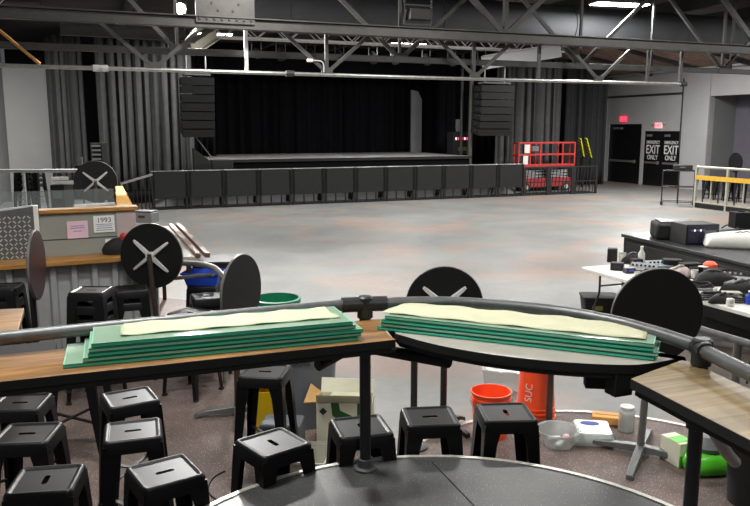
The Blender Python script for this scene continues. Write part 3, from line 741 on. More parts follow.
# diamond plate at the left end
a = on(-30, 262); b = on(37, 262); zt2 = on(20, 212).z
dm = thing('diamond_plate_panel', 'shiny diamond-pattern metal panel standing on the left end of ledge', 'metal panel', ba + bt*((a.x + b.x)/2) + bn*.26 + Vector((0, 0, .026)), brz)
wd, hd = b.x - a.x, zt2 - hh - .026
MB().prism([(-wd/2, 0), (wd/2, 0), (wd/2, hd + .05), (-wd/2, hd - .02)], -.006, .006).build('plate', M['diamond'], dm, rel=Matrix.Rotation(PI/2, 4, 'X'), smooth=0)
m = MB()
for i in range(int(wd/.045)):
    for j in range(int(hd/.045)):
        s = 1 if (i + j) % 2 else -1
        m.box((-wd/2 + .025 + i*.045, -.008, .02 + j*.045), (.034, .006, .011), mt=Matrix.Rotation(s*.8, 3, 'Y'))
m.build('tread_pattern', M['alu'], dm, smooth=0)
MB().bar((-wd/2, 0, hd + .0), (wd/2, 0, hd + .06), .03, .015).build('edge_cap', M['alu'], dm)
# clear guard
ga, gb = PD(-20, 213, 8.6), PD(116, 207, 9.3)
g = thing('acrylic_guard', 'clear acrylic screen standing along the top of the bar', 'screen', ga, math.atan2((gb-ga).y, (gb-ga).x))
zgu = PD(60, 191, 9.0).z - ga.z; L = Vector(((gb-ga).x, (gb-ga).y, 0)).length
MB().box((L/2, .12, zgu/2 - .03), (L, .01, zgu + .06)).build('sheet', M['glassclear'], g)
MB().box((L/2, .12, -.12), (L, .04, .16)).build('channel', M['greyboard'], g)
# steel tube on the bar top
ta, tb = PD(74, 207, 8.9), PD(115, 206, 9.2)
r = thing('steel_tube_rail', 'short pale steel tube rail on the bar beside the yellow plank', 'rail', ta, math.atan2((tb-ta).y, (tb-ta).x))
L = (tb - ta).length
MB().tube([(0,0,0), (L,0,0)], .03, 10).build('tube', M['alu'], r)
for x in (.02, L - .02): MB().tube([(x, 0, -.12), (x, 0, .0)], .035, 10).build('end_post', M['alu'], r)
# return counter going away from the viewer
c0, c1, c2, c3 = P(117, 211, 1.66), P(135, 210.5, 1.66), P(122.5, 186.5, 1.66), P(115.5, 187, 1.66)
rt = thing('return_counter', 'side wing of the bar with bright yellow wooden plank top', 'bar', (0, 0, 0))
MB().prism([c0[:2], c1[:2], c2[:2], c3[:2]], 1.62, 1.67).build('plank_top', M['yellowwood'], rt)
i0, i1, i2, i3 = [c.lerp(sum((c0, c1, c2, c3), Vector())/4, .08) for c in (c0, c1, c2, c3)]
MB().prism([i0[:2], i1[:2], i2[:2], i3[:2]], CAR, 1.62).build('wing_wall', M['pinkboard'], rt)
# lower laminate shelf with brown wooden trim
s0, s1, s2, s3 = P(150, 257, ZB), P(198, 257, ZB), P(170.5, 226, ZB), P(140, 226, ZB)
lw = thing('laminate_shelf', 'pale laminate counter leaf with brown wooden edges beside the bar', 'counter', (0, 0, 0))
MB().prism([s0[:2], s1[:2], s2[:2], s3[:2]], ZB - .04, ZB).build('shelf_top', M['laminate'], lw)
e = (s1 - s2).normalized(); nrm = Vector((e.y, -e.x, 0))
for off in (.0, .1):
    MB().bar(s2 - nrm*off + Vector((0,0,.012)), s1 - nrm*off + Vector((0,0,.012)), .05, .05).build('edge_trim', M['brownwood'], lw)
for q in (s0.lerp(s3, .1) , s1.lerp(s0, .2), s2.lerp(s3, .3)):
    MB().bar((q.x, q.y, CAR if q.y < 9.5 else 0.0), (q.x, q.y, ZB - .04), .05, .05).build('support_leg', M['matte'], lw)
q = P(146, 222, ZB)
r = thing('equipment_case', 'dark grey metal case on the laminate counter behind black tilted tabletop', 'case', q, RZ(-12))
MB().box((0, 0, .075), (.3, .24, .15)).build('body', M['greygear'], r, bevel=.015); MB().box((0, 0, .16), (.28, .22, .02)).build('lid', M['raildark'], r, bevel=.008)
MB().box((0, -.125, .09), (.1, .012, .03)).build('handle', M['rubber'], r)
# bag with red pieces on the ledge
q = P(117, 254, ZB + .025)
r = thing('tool_bag', 'dark bag with red cloth pieces slumped on the wooden bar ledge', 'bag', q + Vector((0,0,.0)), brz)
m = MB().lathe([(.05, 0), (.13, .01), (.14, .06), (.11, .13), (.05, .17)], 14); m.v = [(v[0]*1.1 + .03*v[2], v[1]*.7, v[2]*(1 + .1*math.sin(9*v[0]))) for v in m.v]
m.build('bag_body', M['matte'], r)
for x, zz in ((.05, .19), (.14, .2)):
    MB().lathe([(.01, 0), (.035, .03), (.04, .07), (.02, .1)], 10).build('red_cloth', M['red'], r, rel=Matrix.Translation((x, -.02, zz - .06)) @ Matrix.Rotation(.4, 4, 'Y'))
#==STOOLS
# ============================================================ STOOLS
def make_stool():
    r = thing('metal_stool', 'x', 'stool')
    rings = [rsq(.046, .0135, .0133, .757), rsq(.049, .0165, .0163, .757), rsq(.118, .118, .011, .757), rsq(.121, .121, .012, .757), rsq(.1225, .1225, .012, .7575), rsq(.132, .132, .018, .7645), rsq(.140, .140, .023, .7645), rsq(.148, .148, .028, .7605), rsq(.153, .153, .03, .752), rsq(.158, .158, .03, .69),
             rsq(.155, .155, .028, .69), rsq(.149, .149, .026, .745), rsq(.046, .0135, .0133, .748), rsq(.046, .0135, .0133, .757)]
    MB().loft(rings, False).build('seat', M['stool'], r, smooth=40)
    for sx in (1, -1):
        for sy in (1, -1):
            def ring(c, w, t, z):
                return [Vector((sx*x, sy*y, z)) for x, y in ((c, c), (c - w, c), (c - w, c - t), (c - t, c - t), (c - t, c - w), (c, c - w))]
            l = MB().loft([ring(.153, .1, .006, .735), ring(.160, .075, .006, .62), ring(.178, .052, .006, .28), ring(.193, .032, .006, .015)]).build('leg', M['stool'], r, smooth=20)
            MB().box((sx*.180, sy*.180, .01), (.036, .036, .02)).build('foot_pad', M['rubber'], l)
    for s in (1, -1):
        MB().bar((-.165, -.165*s, .30), (.165, .165*s, .30 + .012*s), .028, .008).build('cross_brace', M['stool'], r)
    return r
stool0 = make_stool(); stool_used = [False]
def stool(p, rz, label, group):
    o = stool0 if not stool_used[0] else dup(stool0)
    stool_used[0] = True
    o.location = p; o.rotation_euler = (0, 0, rz); o['label'] = label; o['group'] = group; return o
def seat_at(px, py, e0, e1, label, group='bar stools below the rail', z=CAR, dz=0.0, turn=0.0):
    c = P(px, py, z + .76); a, b = P(e0[0], e0[1], z + .76), P(e1[0], e1[1], z + .76)
    return stool((c.x, c.y, z + dz), math.atan2((b-a).y, (b-a).x) + turn, label, group)
seat_at(265, 371, (235, 379), (283, 381), 'black metal stool in front of the grey waste bin, legs fully seen')
seat_at(273, 442, (234.7, 441), (262.7, 459), 'black metal stool with bright shine on its seat, turned cornerwise')
seat_at(361, 426, (342, 441), (397, 435), 'black metal stool right behind the upright rail post', turn=PI/2)
seat_at(430, 416, (411, 428), (464.7, 425.7), 'black metal stool between the rail post and the orange bucket')
seat_at(506, 412, (488.7, 423), (542, 421.7), 'black metal stool hiding the lower part of the orange bucket', turn=PI/2)
seat_at(130, 397, (111, 408), (161, 399), 'black metal stool under the plank, rearmost in the column of three')
seat_at(133, 430, (105, 443), (165, 436), 'black metal stool in the middle of the column of three')
seat_at(165, 471, (139, 483), (200, 467), 'black metal stool nearest the platform edge, frontmost in the column of three')
seat_at(46, 479, (5, 495), (74.7, 490), 'black metal stool at bottom left corner, hand hole turned endwise', turn=PI/2)
seat_at(27, 433, (0, 443), (57, 441), 'black metal stool cut by left edge, middle of the left column')
seat_at(20, 402, (-8, 413), (48, 411), 'black metal stool cut by left edge, rearmost under the wooden plank')
seat_at(70, 357, (52, 362), (92, 358), 'black stool hidden behind the brown plank, only its dark legs showing below')
G2 = 'stools by the bar front'
seat_at(190, 312, (166, 313), (202, 318), 'black stool with glinting seat behind the left panel stack', G2)
seat_at(207, 296, (196, 304), (223, 302), 'black stool with shiny seat just below the blue bin', G2)
hid = seat_at(203, 292.5, (186, 299), (220, 299), 'black stool carrying the blue plastic bin', G2)
hid.location.y += .42; hid.location.x += .08
G3 = 'stacked stools before the corrugated bar'
s1_ = seat_at(92, 303, (66, 309), (117, 310), 'lowest black stool of the stack of three before the corrugated bar front', G3, z=CAR + .12)
s1_.location.z = CAR
for i in (1, 2):
    stool(s1_.location + Vector((0, 0, .12*i)), s1_.rotation_euler.z + .04*i, ('middle' if i == 1 else 'topmost') + ' black stool of the stack of three before the corrugated bar front', G3)
s2_ = seat_at(131, 288, (113, 292), (145, 290), 'lower black stool of the shadowed pair right of the stack of three', G3, z=CAR + .12)
s2_.location.z = CAR
stool(s2_.location + Vector((0, 0, .12)), s2_.rotation_euler.z + .03, 'upper black stool of the shadowed pair right of the stack of three', G3)
G4 = 'dark stool stack at the left edge'
s3_ = seat_at(4, 311, (-18, 317), (22, 316), 'lowest black stool of the dark stack at left picture edge', G4)
for i in (1, 2):
    stool(s3_.location + Vector((0, 0, .115*i)), s3_.rotation_euler.z + .02*i, ('middle' if i == 1 else 'topmost') + ' black stool of the dark stack at left picture edge', G4)
G5 = 'stool stacks behind the bar'
for k, px in enumerate((22, 35)):
    p = PD(px, 168, 19.0 if k else 18.4)
    for i in range(4):
        stool((p.x, p.y, .4 + .125*i), RZ(8 - 20*k), '%s stool of the %s tall black stack against the pale wall' % (('lowest', 'second lowest', 'second highest', 'top')[i], ('left', 'right')[k]), G5)
#==TABLES
# ============================================================ ROUND FLIP-TOP TABLES
def arm_mesh(dx, dy, L, w0, w1, h0, h1, base=0.0):
    t = Vector((dx, dy, 0)).normalized(); n = Vector((-t.y, t.x, 0)); r = []
    for f, w, z1 in ((.0, w0, h0), (.75, (w0+w1)/2, (h0+h1)/2), (1, w1, h1)):
        c = t*(L*f); zb = base if f == 1 else base + .03
        r.append([c - n*w/2 + Vector((0,0,zb)), c + n*w/2 + Vector((0,0,zb)), c + n*w/2*.8 + Vector((0,0,z1)), c - n*w/2*.8 + Vector((0,0,z1))])
    return MB().loft(r)
def flip_table(label, base, hc, rad, face, baserot=30, off=.09, topmat='tabletop', basemat='castbase', polemat='brownpole', arm=.36, spin=45, flip=True, lat=0.0):
    """face: bearing (deg, viewer frame, 270 = towards viewer) that the UNDERSIDE with the bracket looks to"""
    r = thing('flip_top_table', label, 'table', base, RZ(0))
    for i in range(4):
        a = math.radians(baserot + 90*i); arm_mesh(math.cos(a), math.sin(a), arm, .07, .055, .085, .035).build('base_arm', M[basemat], r, bevel=.004)
    h = hc - base[2]
    a = math.radians(face); n = Vector((math.cos(a), math.sin(a), 0)); c = Vector((0,0,h)) - n*off + Vector((0,0,1)).cross(n)*lat
    tp = MB().disc(c, n, rad, .026, 56).build('tabletop', M[topmat], r)
    MB().loft([[c + n*z + (Vector((0,0,1)).cross(n)*math.cos(2*PI*j/56) + Vector((0,0,1))*math.sin(2*PI*j/56))*q for j in range(56)] for q, z in ((rad+.0005, -.011), (rad + .003, -.009), (rad + .003, .009), (rad+.0005, .011))], False).build('edge_band', M['edge'], tp)
    hub = c + n*.055
    MB().tube([(0,0,.05), (hub.x*.3, hub.y*.3, h*.4), (hub.x, hub.y, h)], .027, 14).build('column', M[polemat], r)
    u = Vector((0,0,1)).cross(n); sp = None
    ss = c + n*.018
    sp = MB().box(ss + n*.012, (.09, .05, .09), rz=a - PI/2).build('hinge_plate', M['alu'], r, bevel=.006)
    for i in range(4):
        b = math.radians(spin + 90*i + (6 if i % 2 else -5)); d = u*math.cos(b) + Vector((0,0,1))*math.sin(b)
        MB().loft([[ss + d*f*rad + x*w/2*s1 + n*t for s1, t in ((-1, 0), (1, 0), (.7, tt), (-.7, tt))] for f, w, tt in ((.06, .05, .035), (.62, .034, .02), (.72, .024, .008)) for x in (d.cross(n),)]).build('bracket_arm', M['alu'], sp)
    MB().bar(c + n*.02, hub, .045, .05).build('hinge_block', M['raildark'], r)
    return r
b = P(157, 360, CAR)
def dep(px, d, z, ze=None):
    zz = z if ze is None else ze
    return C((px - CX)/FPX*(d*math.cos(PIT) + (H - zz)*math.sin(PIT)), d, z)
flip_table('round black table with top flipped upright before the corrugated bar, silver cross bracket showing', dep(156.5, 7.5, CAR, 1.0), PD(150, 256, 7.6).z, .335, 262, off=.1, spin=42, lat=-.085, polemat='brownpole')
flip_table('round black table flipped upright behind the bar, silver cross bracket showing', dep(95.5, 13.0, .4, 1.5), PD(95, 182, 13.0).z, .36, 283, spin=45)
flip_table('round black table flipped upright and seen almost edge-on before green bin', dep(238, 6.05, CAR), PD(243, 292, 6.0).z, .305, 159, baserot=10, off=.07)
flip_table('round dark red-brown tabletop flipped upright, seen edge-on at left of bar', dep(31, 6.55, CAR, 1.3), PD(32, 264, 6.6).z,   .31, 191.6, off=.05, topmat='redtop', polemat='black', basemat='black')
flip_table('round black table flipped upright beyond the curved rail, only upper half visible', dep(443, 5.75, CAR), PD(442, 305, 5.8).z, .305, 268, off=.08, spin=45, arm=.26, baserot=45, polemat='raildark', basemat='black')
flip_table('large round black tabletop flipped upright before the white folding table', dep(640, 5.26, CAR), PD(657, 312, 5.26).z, .338, 96, baserot=-28, off=.10, lat=-.012, arm=.46, polemat='castbase')
def pedestal(label, base, z, rad, polemat, br=.19):
    r = thing('pedestal_table', label, 'table', base, RZ(0)); h = z - base[2]
    MB().tube([(0,0,.02), (0,0,h)], .026, 14).build('column', M[polemat], r)
    MB().lathe([(br, 0), (br, .012), (.05, .03), (.03, .06)], 32).build('base_plate', M['raildark'], r)
    MB().disc((0,0,h + .012), (0,0,1), rad, .025, 40).build('tabletop', M['tabletop'], r)
    return r
pedestal('low round table whose dark pole stands before the upturned orange bucket', dep(548.5, 5.75, CAR), .98, .27, 'brownpole')
pedestal('low round table whose pole stands left of the upright black disc', dep(413.5, 5.4, CAR), 1.16, .17, 'raildark', .11)
#==RAIL
# ============================================================ CURVED RAIL, DRINK LEDGES, PANEL STACKS
RZ_ = 1.66
rl = thing('pipe_railing', 'curved grey pipe railing around the platform with upright posts', 'railing', C(-.05, 3.66, PLAT), RZ(0))
inv = (Matrix.Translation(C(-.05, 3.66, PLAT)) @ Matrix.Rotation(RZ(0), 4, 'Z')).inverted()
left = [P(px, py, RZ_) for px, py in ((-160, 353), (0, 338), (120, 326), (240, 314.5), (345, 305))]
curve = [P(px, py, RZ_) for px, py in ((384, 303.5), (420, 302), (470, 303), (550, 310), (610, 320.5), (650, 331), (697, 346))]
right = [P(px, py, RZ_) for px, py in ((706, 352), (730, 364), (770, 384), (840, 425))]
MB().tube(smooth_path(left), .0295, 16).build('top_rail', M['rail'], rl, rel=inv)
MB().tube(smooth_path(curve), .0295, 16).build('curved_rail', M['rail'], rl, rel=inv)
MB().tube(smooth_path(right), .0295, 16).build('end_rail', M['rail'], rl, rel=inv)
cp = P(365, 304, RZ_); pbase = Vector((cp.x, cp.y, PLAT))
cr = P(702, 348, RZ_); prb = Vector((cr.x, cr.y, PLAT))
for q in (pbase, prb):
    p = MB().tube([q + Vector((0,0,.0)), Vector((q.x, q.y, RZ_))], .0295, 18).build('post', M['raildark'], rl, rel=inv)
    MB().lathe([(.062, 0), (.062, .012), (.042, .018), (.042, .06), (.0305, .062)], 26, q).build('flange', M['rail'], p, rel=inv)
    MB().lathe([(.0305, -.075), (.04, -.07), (.04, .035), (.03, .042)], 22, Vector((q.x, q.y, RZ_))).build('tee_fitting', M['raildark'], p, rel=inv)
for a, b in ((left[-1], cp), (cp, curve[0]), (curve[-1], cr), (cr, right[0])):
    MB().tube([a.lerp(b, -.15), a.lerp(b, 1.0)] if a in (left[-1], curve[-1]) else [a.lerp(b, 0), a.lerp(b, 1.15)], .039, 18).build('socket', M['raildark'], rl, rel=inv)
for q, z in ((prb, 1.36), (pbase, 1.52)):
    MB().lathe([(.0305, -.05), (.041, -.045), (.041, .045), (.0305, .05)], 22, Vector((q.x, q.y, z))).build('clamp_collar', M['raildark'], rl, rel=inv)
# slanting brace off the right post
e = P(735, 462, .86)
MB().tube(smooth_path([Vector((prb.x, prb.y, 1.36)), Vector((prb.x, prb.y, 1.36)).lerp(e, .3) + Vector((0,0,.03)), Vector((prb.x, prb.y, 1.36)).lerp(e, .7) , e]), .0295, 14).build('side_brace', M['rail'], rl, rel=inv)
# drink ledges
TZ = 1.585
def ledge(name, label, poly, cat, m, edgemat):
    c = sum((Vector((p[0], p[1], 0)) for p in poly), Vector())/len(poly)
    r = thing(name, label, cat, (c.x, c.y, TZ - .045))
    MB().prism([(p[0] - c.x, p[1] - c.y) for p in poly], 0.004, .045, 0, 1).build('top_board', [m, edgemat], r, bevel=.003)
    pv = [Vector((p[0] - c.x, p[1] - c.y, 0)) for p in poly]; n_ = len(pv); ar = sum(pv[i].cross(pv[(i+1) % n_]).z for i in range(n_)); sg = 1 if ar > 0 else -1; ins = []
    for i in range(n_):
        d1 = (pv[i] - pv[i-1]).normalized(); d2 = (pv[(i+1) % n_] - pv[i]).normalized(); b_ = (Vector((-d1.y, d1.x, 0)) + Vector((-d2.y, d2.x, 0))).normalized()*sg
        ins.append(pv[i] + b_*.02)
    MB().prism(ins, -.022, .004).build('steel_frame', M['matte'], r)
    return r, c
fl, fr = P(-140, 396.5, TZ), P(396, 339.5, TZ)
bk = (left[-1] - left[1]).normalized(); bnv = Vector((-bk.y, bk.x, 0))
wl = (cp - fr).dot(bnv) - .03
poly = [fl, fr, fr + bnv*.10 + bk*.0, cp - bnv*.04 + bk*.075, fl + bnv*wl]
r, c = ledge('drink_ledge', 'long brown wooden drink ledge under the left panel stack', [(p.x, p.y) for p in poly], 'drink ledge', M['wood'], M['matte'])
pc = Vector((pbase.x, pbase.y, 1.45))
def pipe(name, a, b, rad, m, parent, c):
    MB().tube([Vector(a) - Vector((c.x, c.y, TZ - .045)), Vector(b) - Vector((c.x, c.y, TZ - .045))], rad, 12).build(name, m, parent)
pipe('bracket_pipe', pc + Vector((0,0,.02)), P(318, 366, 1.42), .027, M['raildark'], r, c)
for px in (235, 110, 20):
    q = P(px, 355, 1.54)
    MB().box(Vector((q.x, q.y + .04, 1.53)) - Vector((c.x, c.y, TZ - .045)), (.3, .2, .05)).build('bracket', M['matte'], r, bevel=.005)
# curved ledge
fpts = [P(px, py, TZ) for px, py in ((396, 333.5), (430, 343), (480, 352.5), (530, 359), (580, 363), (620, 364.5), (648, 363.5), (684, 357))]
fpts = smooth_path(fpts, 4)
bpts = [p - (p - C(.31, 2.6)).normalized()*.012 for p in smooth_path(curve, 4)[:-1]]
bpts = [Vector((p.x, p.y, TZ)) for p in bpts][::-1]
r, c = ledge('drink_ledge', 'curved grey-topped drink ledge with black edge under the right panel stack', [(p.x, p.y) for p in fpts] + [(p.x, p.y) for p in bpts], 'drink ledge', M['laminate'], M['matte'])
pipe('bracket_pipe', pc + Vector((0,0,-.02)), P(449, 362, 1.46), .03, M['matte'], r, c)
q = P(622, 384, 1.49)
MB().box(Vector((q.x, q.y + .02, 1.5)) - Vector((c.x, c.y, TZ - .045)), (.09, .07, .12)).build('bracket', M['matte'], r, bevel=.004)
q = P(640, 388, 1.44)
MB().box(Vector((q.x, q.y + .04, 1.455)) - Vector((c.x, c.y, TZ - .045)), (.42, .07, .06), rz=RZ(-8)).build('bracket', M['matte'], r, bevel=.004)
# right weathered plank
pp = [P(px, py, TZ) for px, py in ((630.5, 378.5), (684, 359), (760, 393), (860, 440), (860, 520), (750, 440))]
r, c = ledge('drink_ledge', 'weathered greyish plank ledge at the right of the post', [(p.x, p.y) for p in pp], 'drink ledge', M['woodgrey'], M['matte'])
q = Vector((prb.x, prb.y, 1.5)); q2 = P(640, 392, 1.5)
pipe('bracket_pipe', q, q2, .028, M['matte'], r, c)
# second pipe rail farther right
a, b = P(700, 329.5, 1.05), P(752, 345, 1.05)
r = thing('pipe_railing', 'farther grey pipe rail beyond the right plank, open pipe end showing', 'railing', (a.x, a.y, CAR))
d = b - a
MB().tube([(0,0,.9), d*1.6 + Vector((0,0,.9))], .03, 14).build('top_rail', M['rail'], r)
for f in (.75, 1.5): MB().tube([d*f, d*f + Vector((0,0,.9))], .03, 14).build('post', M['rail'], r)
# panel stacks --------------------------------------------------
def panel_stack(fa, fb, depth, dirn, n, where, group, jit, z0, ends):
    t = (fb - fa).normalized(); L = (fb - fa).length; nn = Vector((-t.y, t.x, 0)); rz = math.atan2(t.y, t.x)
    th, pitch = .0155, .0182
    for i in range(n):
        j = jit[i]
        Li = L*(1 - j[1]); c = fa + t*(L*.5 + j[0]) + nn*(depth/2 + j[2]); z = z0 + pitch*i
        lab = '%s green-edged clear sheet of the stack on the %s' % ((('lowest', 'second lowest', 'middle', 'second highest', 'topmost') if n == 5 else ('lowest', 'second lowest', 'second highest', 'topmost'))[i], where)
        r = thing('clear_sheet', lab, 'clear sheet', (c.x, c.y, z), rz + j[3], group)
        hx, hy = Li/2, depth/2
        MB().box((0, 0, th/2), (Li - .008, depth - .008, th*.92)).build('sheet', M['glassface'], r)
        for sg in (-1, 1):
            e = MB().box((0, sg*(hy - .002), th/2), (Li, .005, th*.62), k=0)
            for zz in (.0013, th - .0013): e.box((0, sg*(hy - .002), zz), (Li, .006, .0026), k=1)
            e.build('long_edge', [M['greenedgepale' if (i + (sg > 0)) % 2 else 'greenedge'], M['greenline']], r)
            MB().box((sg*(hx - .002), 0, th/2), (.006, depth - .012, th)).build('short_edge', M['greenedgepale'], r, bevel=.001)
        if i < n - 1:
            for sg in (-1, 1):
                MB().box((sg*hx*.86, 0, th + (pitch - th)/2), (.03, depth*.9, pitch - th)).build('spacer_strip', M['clearplastic'], r)
    zt = z0 + pitch*(n - 1) + th
    return t, nn, rz, L, zt
fa, fb = P(80, 367.5, TZ), P(364, 340.3, TZ)
jl = [(-.045, -.03, 0, 0), (.0, .02, .006, .006), (.015, .03, .004, -.004), (.0, .06, .012, .003), (.0, .08, .016, -.003)]
t, nn, rz, L, zt = panel_stack(fa, fb, .325, None, 5, 'brown left ledge', 'clear panels on the left ledge', jl, TZ + .001, None)
c = fa + t*L*.53 + nn*.20
def film(label, c, rz, hx, hy, z, mt, seed):
    rnd = random.Random(seed); nx, ny = 36, 8; top = []
    m = MB(); vs = []
    for j in range(ny + 1):
        for i in range(nx + 1):
            x = -hx + 2*hx*i/nx; y = -hy + 2*hy*j/ny
            if i == 0: x += .006*math.sin(j*.6 + seed) + .02*j/ny
            if i == nx: x += .004*math.sin(j*.7 + seed) - .02*j/ny
            if j == ny: y += .008*math.sin(i*.9 + seed)
            vs.append((x, y, .004 + .0025*math.sin(i*.8 + j*1.1 + seed) + .0015*rnd.random()))
    m.add(vs, [(j*(nx+1)+i, j*(nx+1)+i+1, (j+1)*(nx+1)+i+1, (j+1)*(nx+1)+i) for j in range(ny) for i in range(nx)])
    o = m.build('protective_film', M[mt], smooth=80); o.location = (c.x, c.y, z); o.rotation_euler = (0, 0, rz)
    s = o.modifiers.new('paper', 'SOLIDIFY'); s.thickness = .001
    return tag(o, label, 'film sheet')
film('pale green-cream film sheet lying on the left panel stack', c, rz, L*.40, .105, zt, 'greencream', 2)
fa, fb = P(379, 330, TZ), P(656, 361.5, TZ)
jr = [(-.01, 0, 0, 0), (.006, .0, .004, -.004), (-.002, .02, .004, .004), (.008, .03, .008, -.003), (.004, .03, .01, .002)]
t, nn, rz, L, zt = panel_stack(fa, fb, .32, None, 4, 'curved right ledge', 'clear panels on the right ledge', jr, TZ + .001, None)
c = fa + t*L*.48 + nn*.185
film('cream paper sheet covering the right panel stack', c, rz, L*.485, .13, zt, 'cream', 5)
# brown board at far left
w0 = [P(px, py, 1.2) for px, py in ((-40, 311), (24, 308), (17, 334), (-50, 345))]
c = sum(w0, Vector())/4
r = thing('drink_ledge', 'small brown wooden ledge behind the rail at left picture edge', 'drink ledge', (c.x, c.y, 1.16))
MB().prism([(p.x - c.x, p.y - c.y) for p in w0], 0, .04).build('top_board', M['wood'], r, bevel=.004)
MB().tube([(.1, 0, -(1.16 - CAR)), (.1, 0, 0)], .03, 12).build('leg', M['raildark'], r)
#==CLUTTER
# ============================================================ BINS, BUCKETS AND CLUTTER ON THE TIER
def bucket(label, loc, r0, r1, h, mt, handle=True, words=None, inv=False):
    r = thing('bucket', label, 'bucket', loc, RZ(0))
    t = .004; R = Matrix.Translation((0, 0, h)) @ Matrix.Rotation(PI, 4, 'X') if inv else Matrix.Identity(4)
    MB().lathe([(r0, 0), (r1, h), (r1 - t, h), (r0 - t, t), (.001, t)], 36, cap=True).build('shell', M[mt], r, rel=R)
    for f in (.80, .88, 1.0):
        rr = r0 + (r1 - r0)*f
        MB().lathe([(rr, h*f - .012), (rr + .008, h*f - .01), (rr + .008, h*f), (rr, h*f + .001)], 36, cap=False).build('rim_band', M[mt], r, rel=R)
    if handle:
        MB().tube([(math.cos(a)*(r1 + .012), -math.sin(a)*.06 - .02, h*.84 - math.sin(a)*.12) for a in [PI*i/14 for i in range(15)]], .003, 6).build('wire_handle', M['galv'], r, rel=R)
    return r
q = dep(490, 5.62, CAR)
bucket('orange bucket standing open behind a black stool', q, .13, .155, .37, 'orange')
q = dep(535, 6.05, CAR)
r = bucket('orange bucket turned upside down beside the dark table pole', q, .135, .165, .44, 'orange', False, inv=True)
text('lettering', 'SUC', .085, M['white'], r, (-.085, -.127, .24), (PI/2, -PI/2 + .05, -.55), ext=.001)
def bin_(name, label, loc, r0, r1, h, mt, words=None, cat='waste bin', rimmat=None):
    r = thing(name, label, cat, loc, RZ(0))
    MB().lathe([(r0, 0), (r1, h), (r1 - .006, h), (r0 - .006, .01), (.001, .01)], 44).build('shell', M[mt], r)
    MB().lathe([(r1 - .004, h - .045), (r1 + .018, h - .04), (r1 + .02, h), (r1 - .006, h + .006)], 44, cap=False).build('rim', M[rimmat or mt], r)
    for s in (-1, 1):
        MB().tube([(s*(r1 + .005), -.06, h - .08), (s*(r1 + .045), -.05, h - .085), (s*(r1 + .045), .05, h - .085), (s*(r1 + .005), .06, h - .08)], .012, 8).build('handle', M[mt], r)
    if words: text('lettering', words, .05, M['ink'], r, (0, -(r0 + (r1-r0)*.8) - .004, h*.82), (PI/2, 0, 0))
    return r
bin_('waste_bin', 'large round grey waste bin behind the tall black stool', dep(305, 5.95, CAR), .23, .275, .69, 'greyplastic', 'BRUTE', rimmat='bluegrey')
bin_('waste_bin', 'green round bin with open rim beyond the left panel stack', dep(278, 7.6, 0), .2, .235, .81, 'green')
# yellow mop bucket
q = dep(266, 5.75, CAR)
r = thing('mop_bucket', 'yellow plastic mop bucket half hidden behind the tall black stool', 'mop bucket', q, RZ(8))
MB().loft([rsq(.1, .12, .03, .02), rsq(.13, .15, .03, .36), rsq(.122, .142, .028, .36), rsq(.095, .115, .028, .03)]).build('tub', M['yellow'], r)
MB().box((0, 0, .42), (.2, .2, .1)).build('wringer', M['yellow'], r, bevel=.01)
MB().tube([(0, .05, .46), (.03, .1, .74)], .012, 8).build('handle', M['galv'], r)
# grey case with loop handles
q = dep(283, 5.25, CAR)
r = thing('tool_case', 'low grey case with black loop handle behind the shiny stool', 'case', q, RZ(-6))
MB().box((0, 0, .14), (.3, .24, .28)).build('body', M['greyplastic'], r, bevel=.02)
MB().tube([(.04, -.125, .12), (.04, -.15, .2), (.06, -.15, .24), (.1, -.15, .24), (.12, -.15, .2), (.12, -.125, .12)], .01, 8).build('handle', M['rubber'], r)
# printed carton
q = dep(346, 5.55, CAR)
r = thing('carton', 'open white carton with dark green print and raised flaps', 'box', q, RZ(-4))
w, d, h = .42, .24, .34
for c_, s_ in (((0, -d/2, h/2), (w, .006, h)), ((0, d/2, h/2), (w, .006, h)), ((-w/2, 0, h/2), (.006, d, h)), ((w/2, 0, h/2), (.006, d, h)), ((0, 0, .004), (w, d, .006))):
    MB().box(c_, s_).build('side', M['card'], r)
MB().hexa([(-w/2, -d/2 - .05, h + .07), (w/2, -d/2 - .02, h + .06), (w/2, -d/2, h), (-w/2, -d/2, h), (-w/2, -d/2 - .05, h + .076), (w/2, -d/2 - .02, h + .066), (w/2, -d/2, h + .006), (-w/2, -d/2, h + .006)]).build('flap', M['cream'], r)
MB().hexa([(-w/2 - .1, -d/2, h - .01), (-w/2, -d/2, h), (-w/2, d/2, h), (-w/2 - .08, d/2, h + .06), (-w/2 - .1, -d/2, h - .004), (-w/2, -d/2, h + .006), (-w/2, d/2, h + .006), (-w/2 - .08, d/2, h + .066)]).build('flap', M['cardin'], r)
MB().hexa([(-w/2, d/2, h), (w/2, d/2, h), (w/2, d/2 + .05, h + .09), (-w/2, d/2 + .05, h + .1), (-w/2, d/2 + .006, h), (w/2, d/2 + .006, h), (w/2, d/2 + .056, h + .09), (-w/2, d/2 + .056, h + .1)]).build('flap', M['card'], r)
MB().prism([(-.1, .34), (-.04, .34), (-.03, .28), (.06, .24), (.06, .16), (0, .17), (-.09, .24)], 0, .002).build('print', M['darkgreen'], r, rel=Matrix.Translation((0, -d/2 - .003, 0)) @ Matrix.Rotation(PI/2, 4, 'X'))
MB().prism([(-.19, .27), (-.16, .30), (-.13, .27), (-.16, .24)], 0, .002).build('print', M['ink'], r, rel=Matrix.Translation((0, -d/2 - .003, 0)) @ Matrix.Rotation(PI/2, 4, 'X'))
MB().box((.11, -d/2 - .004, .2), (.02, .002, .28)).build('print', M['darkgreen'], r)
MB().box((.02, 0, h - .02), (.3, .2, .08)).build('packing_paper', M['cream'], r, bevel=.03)
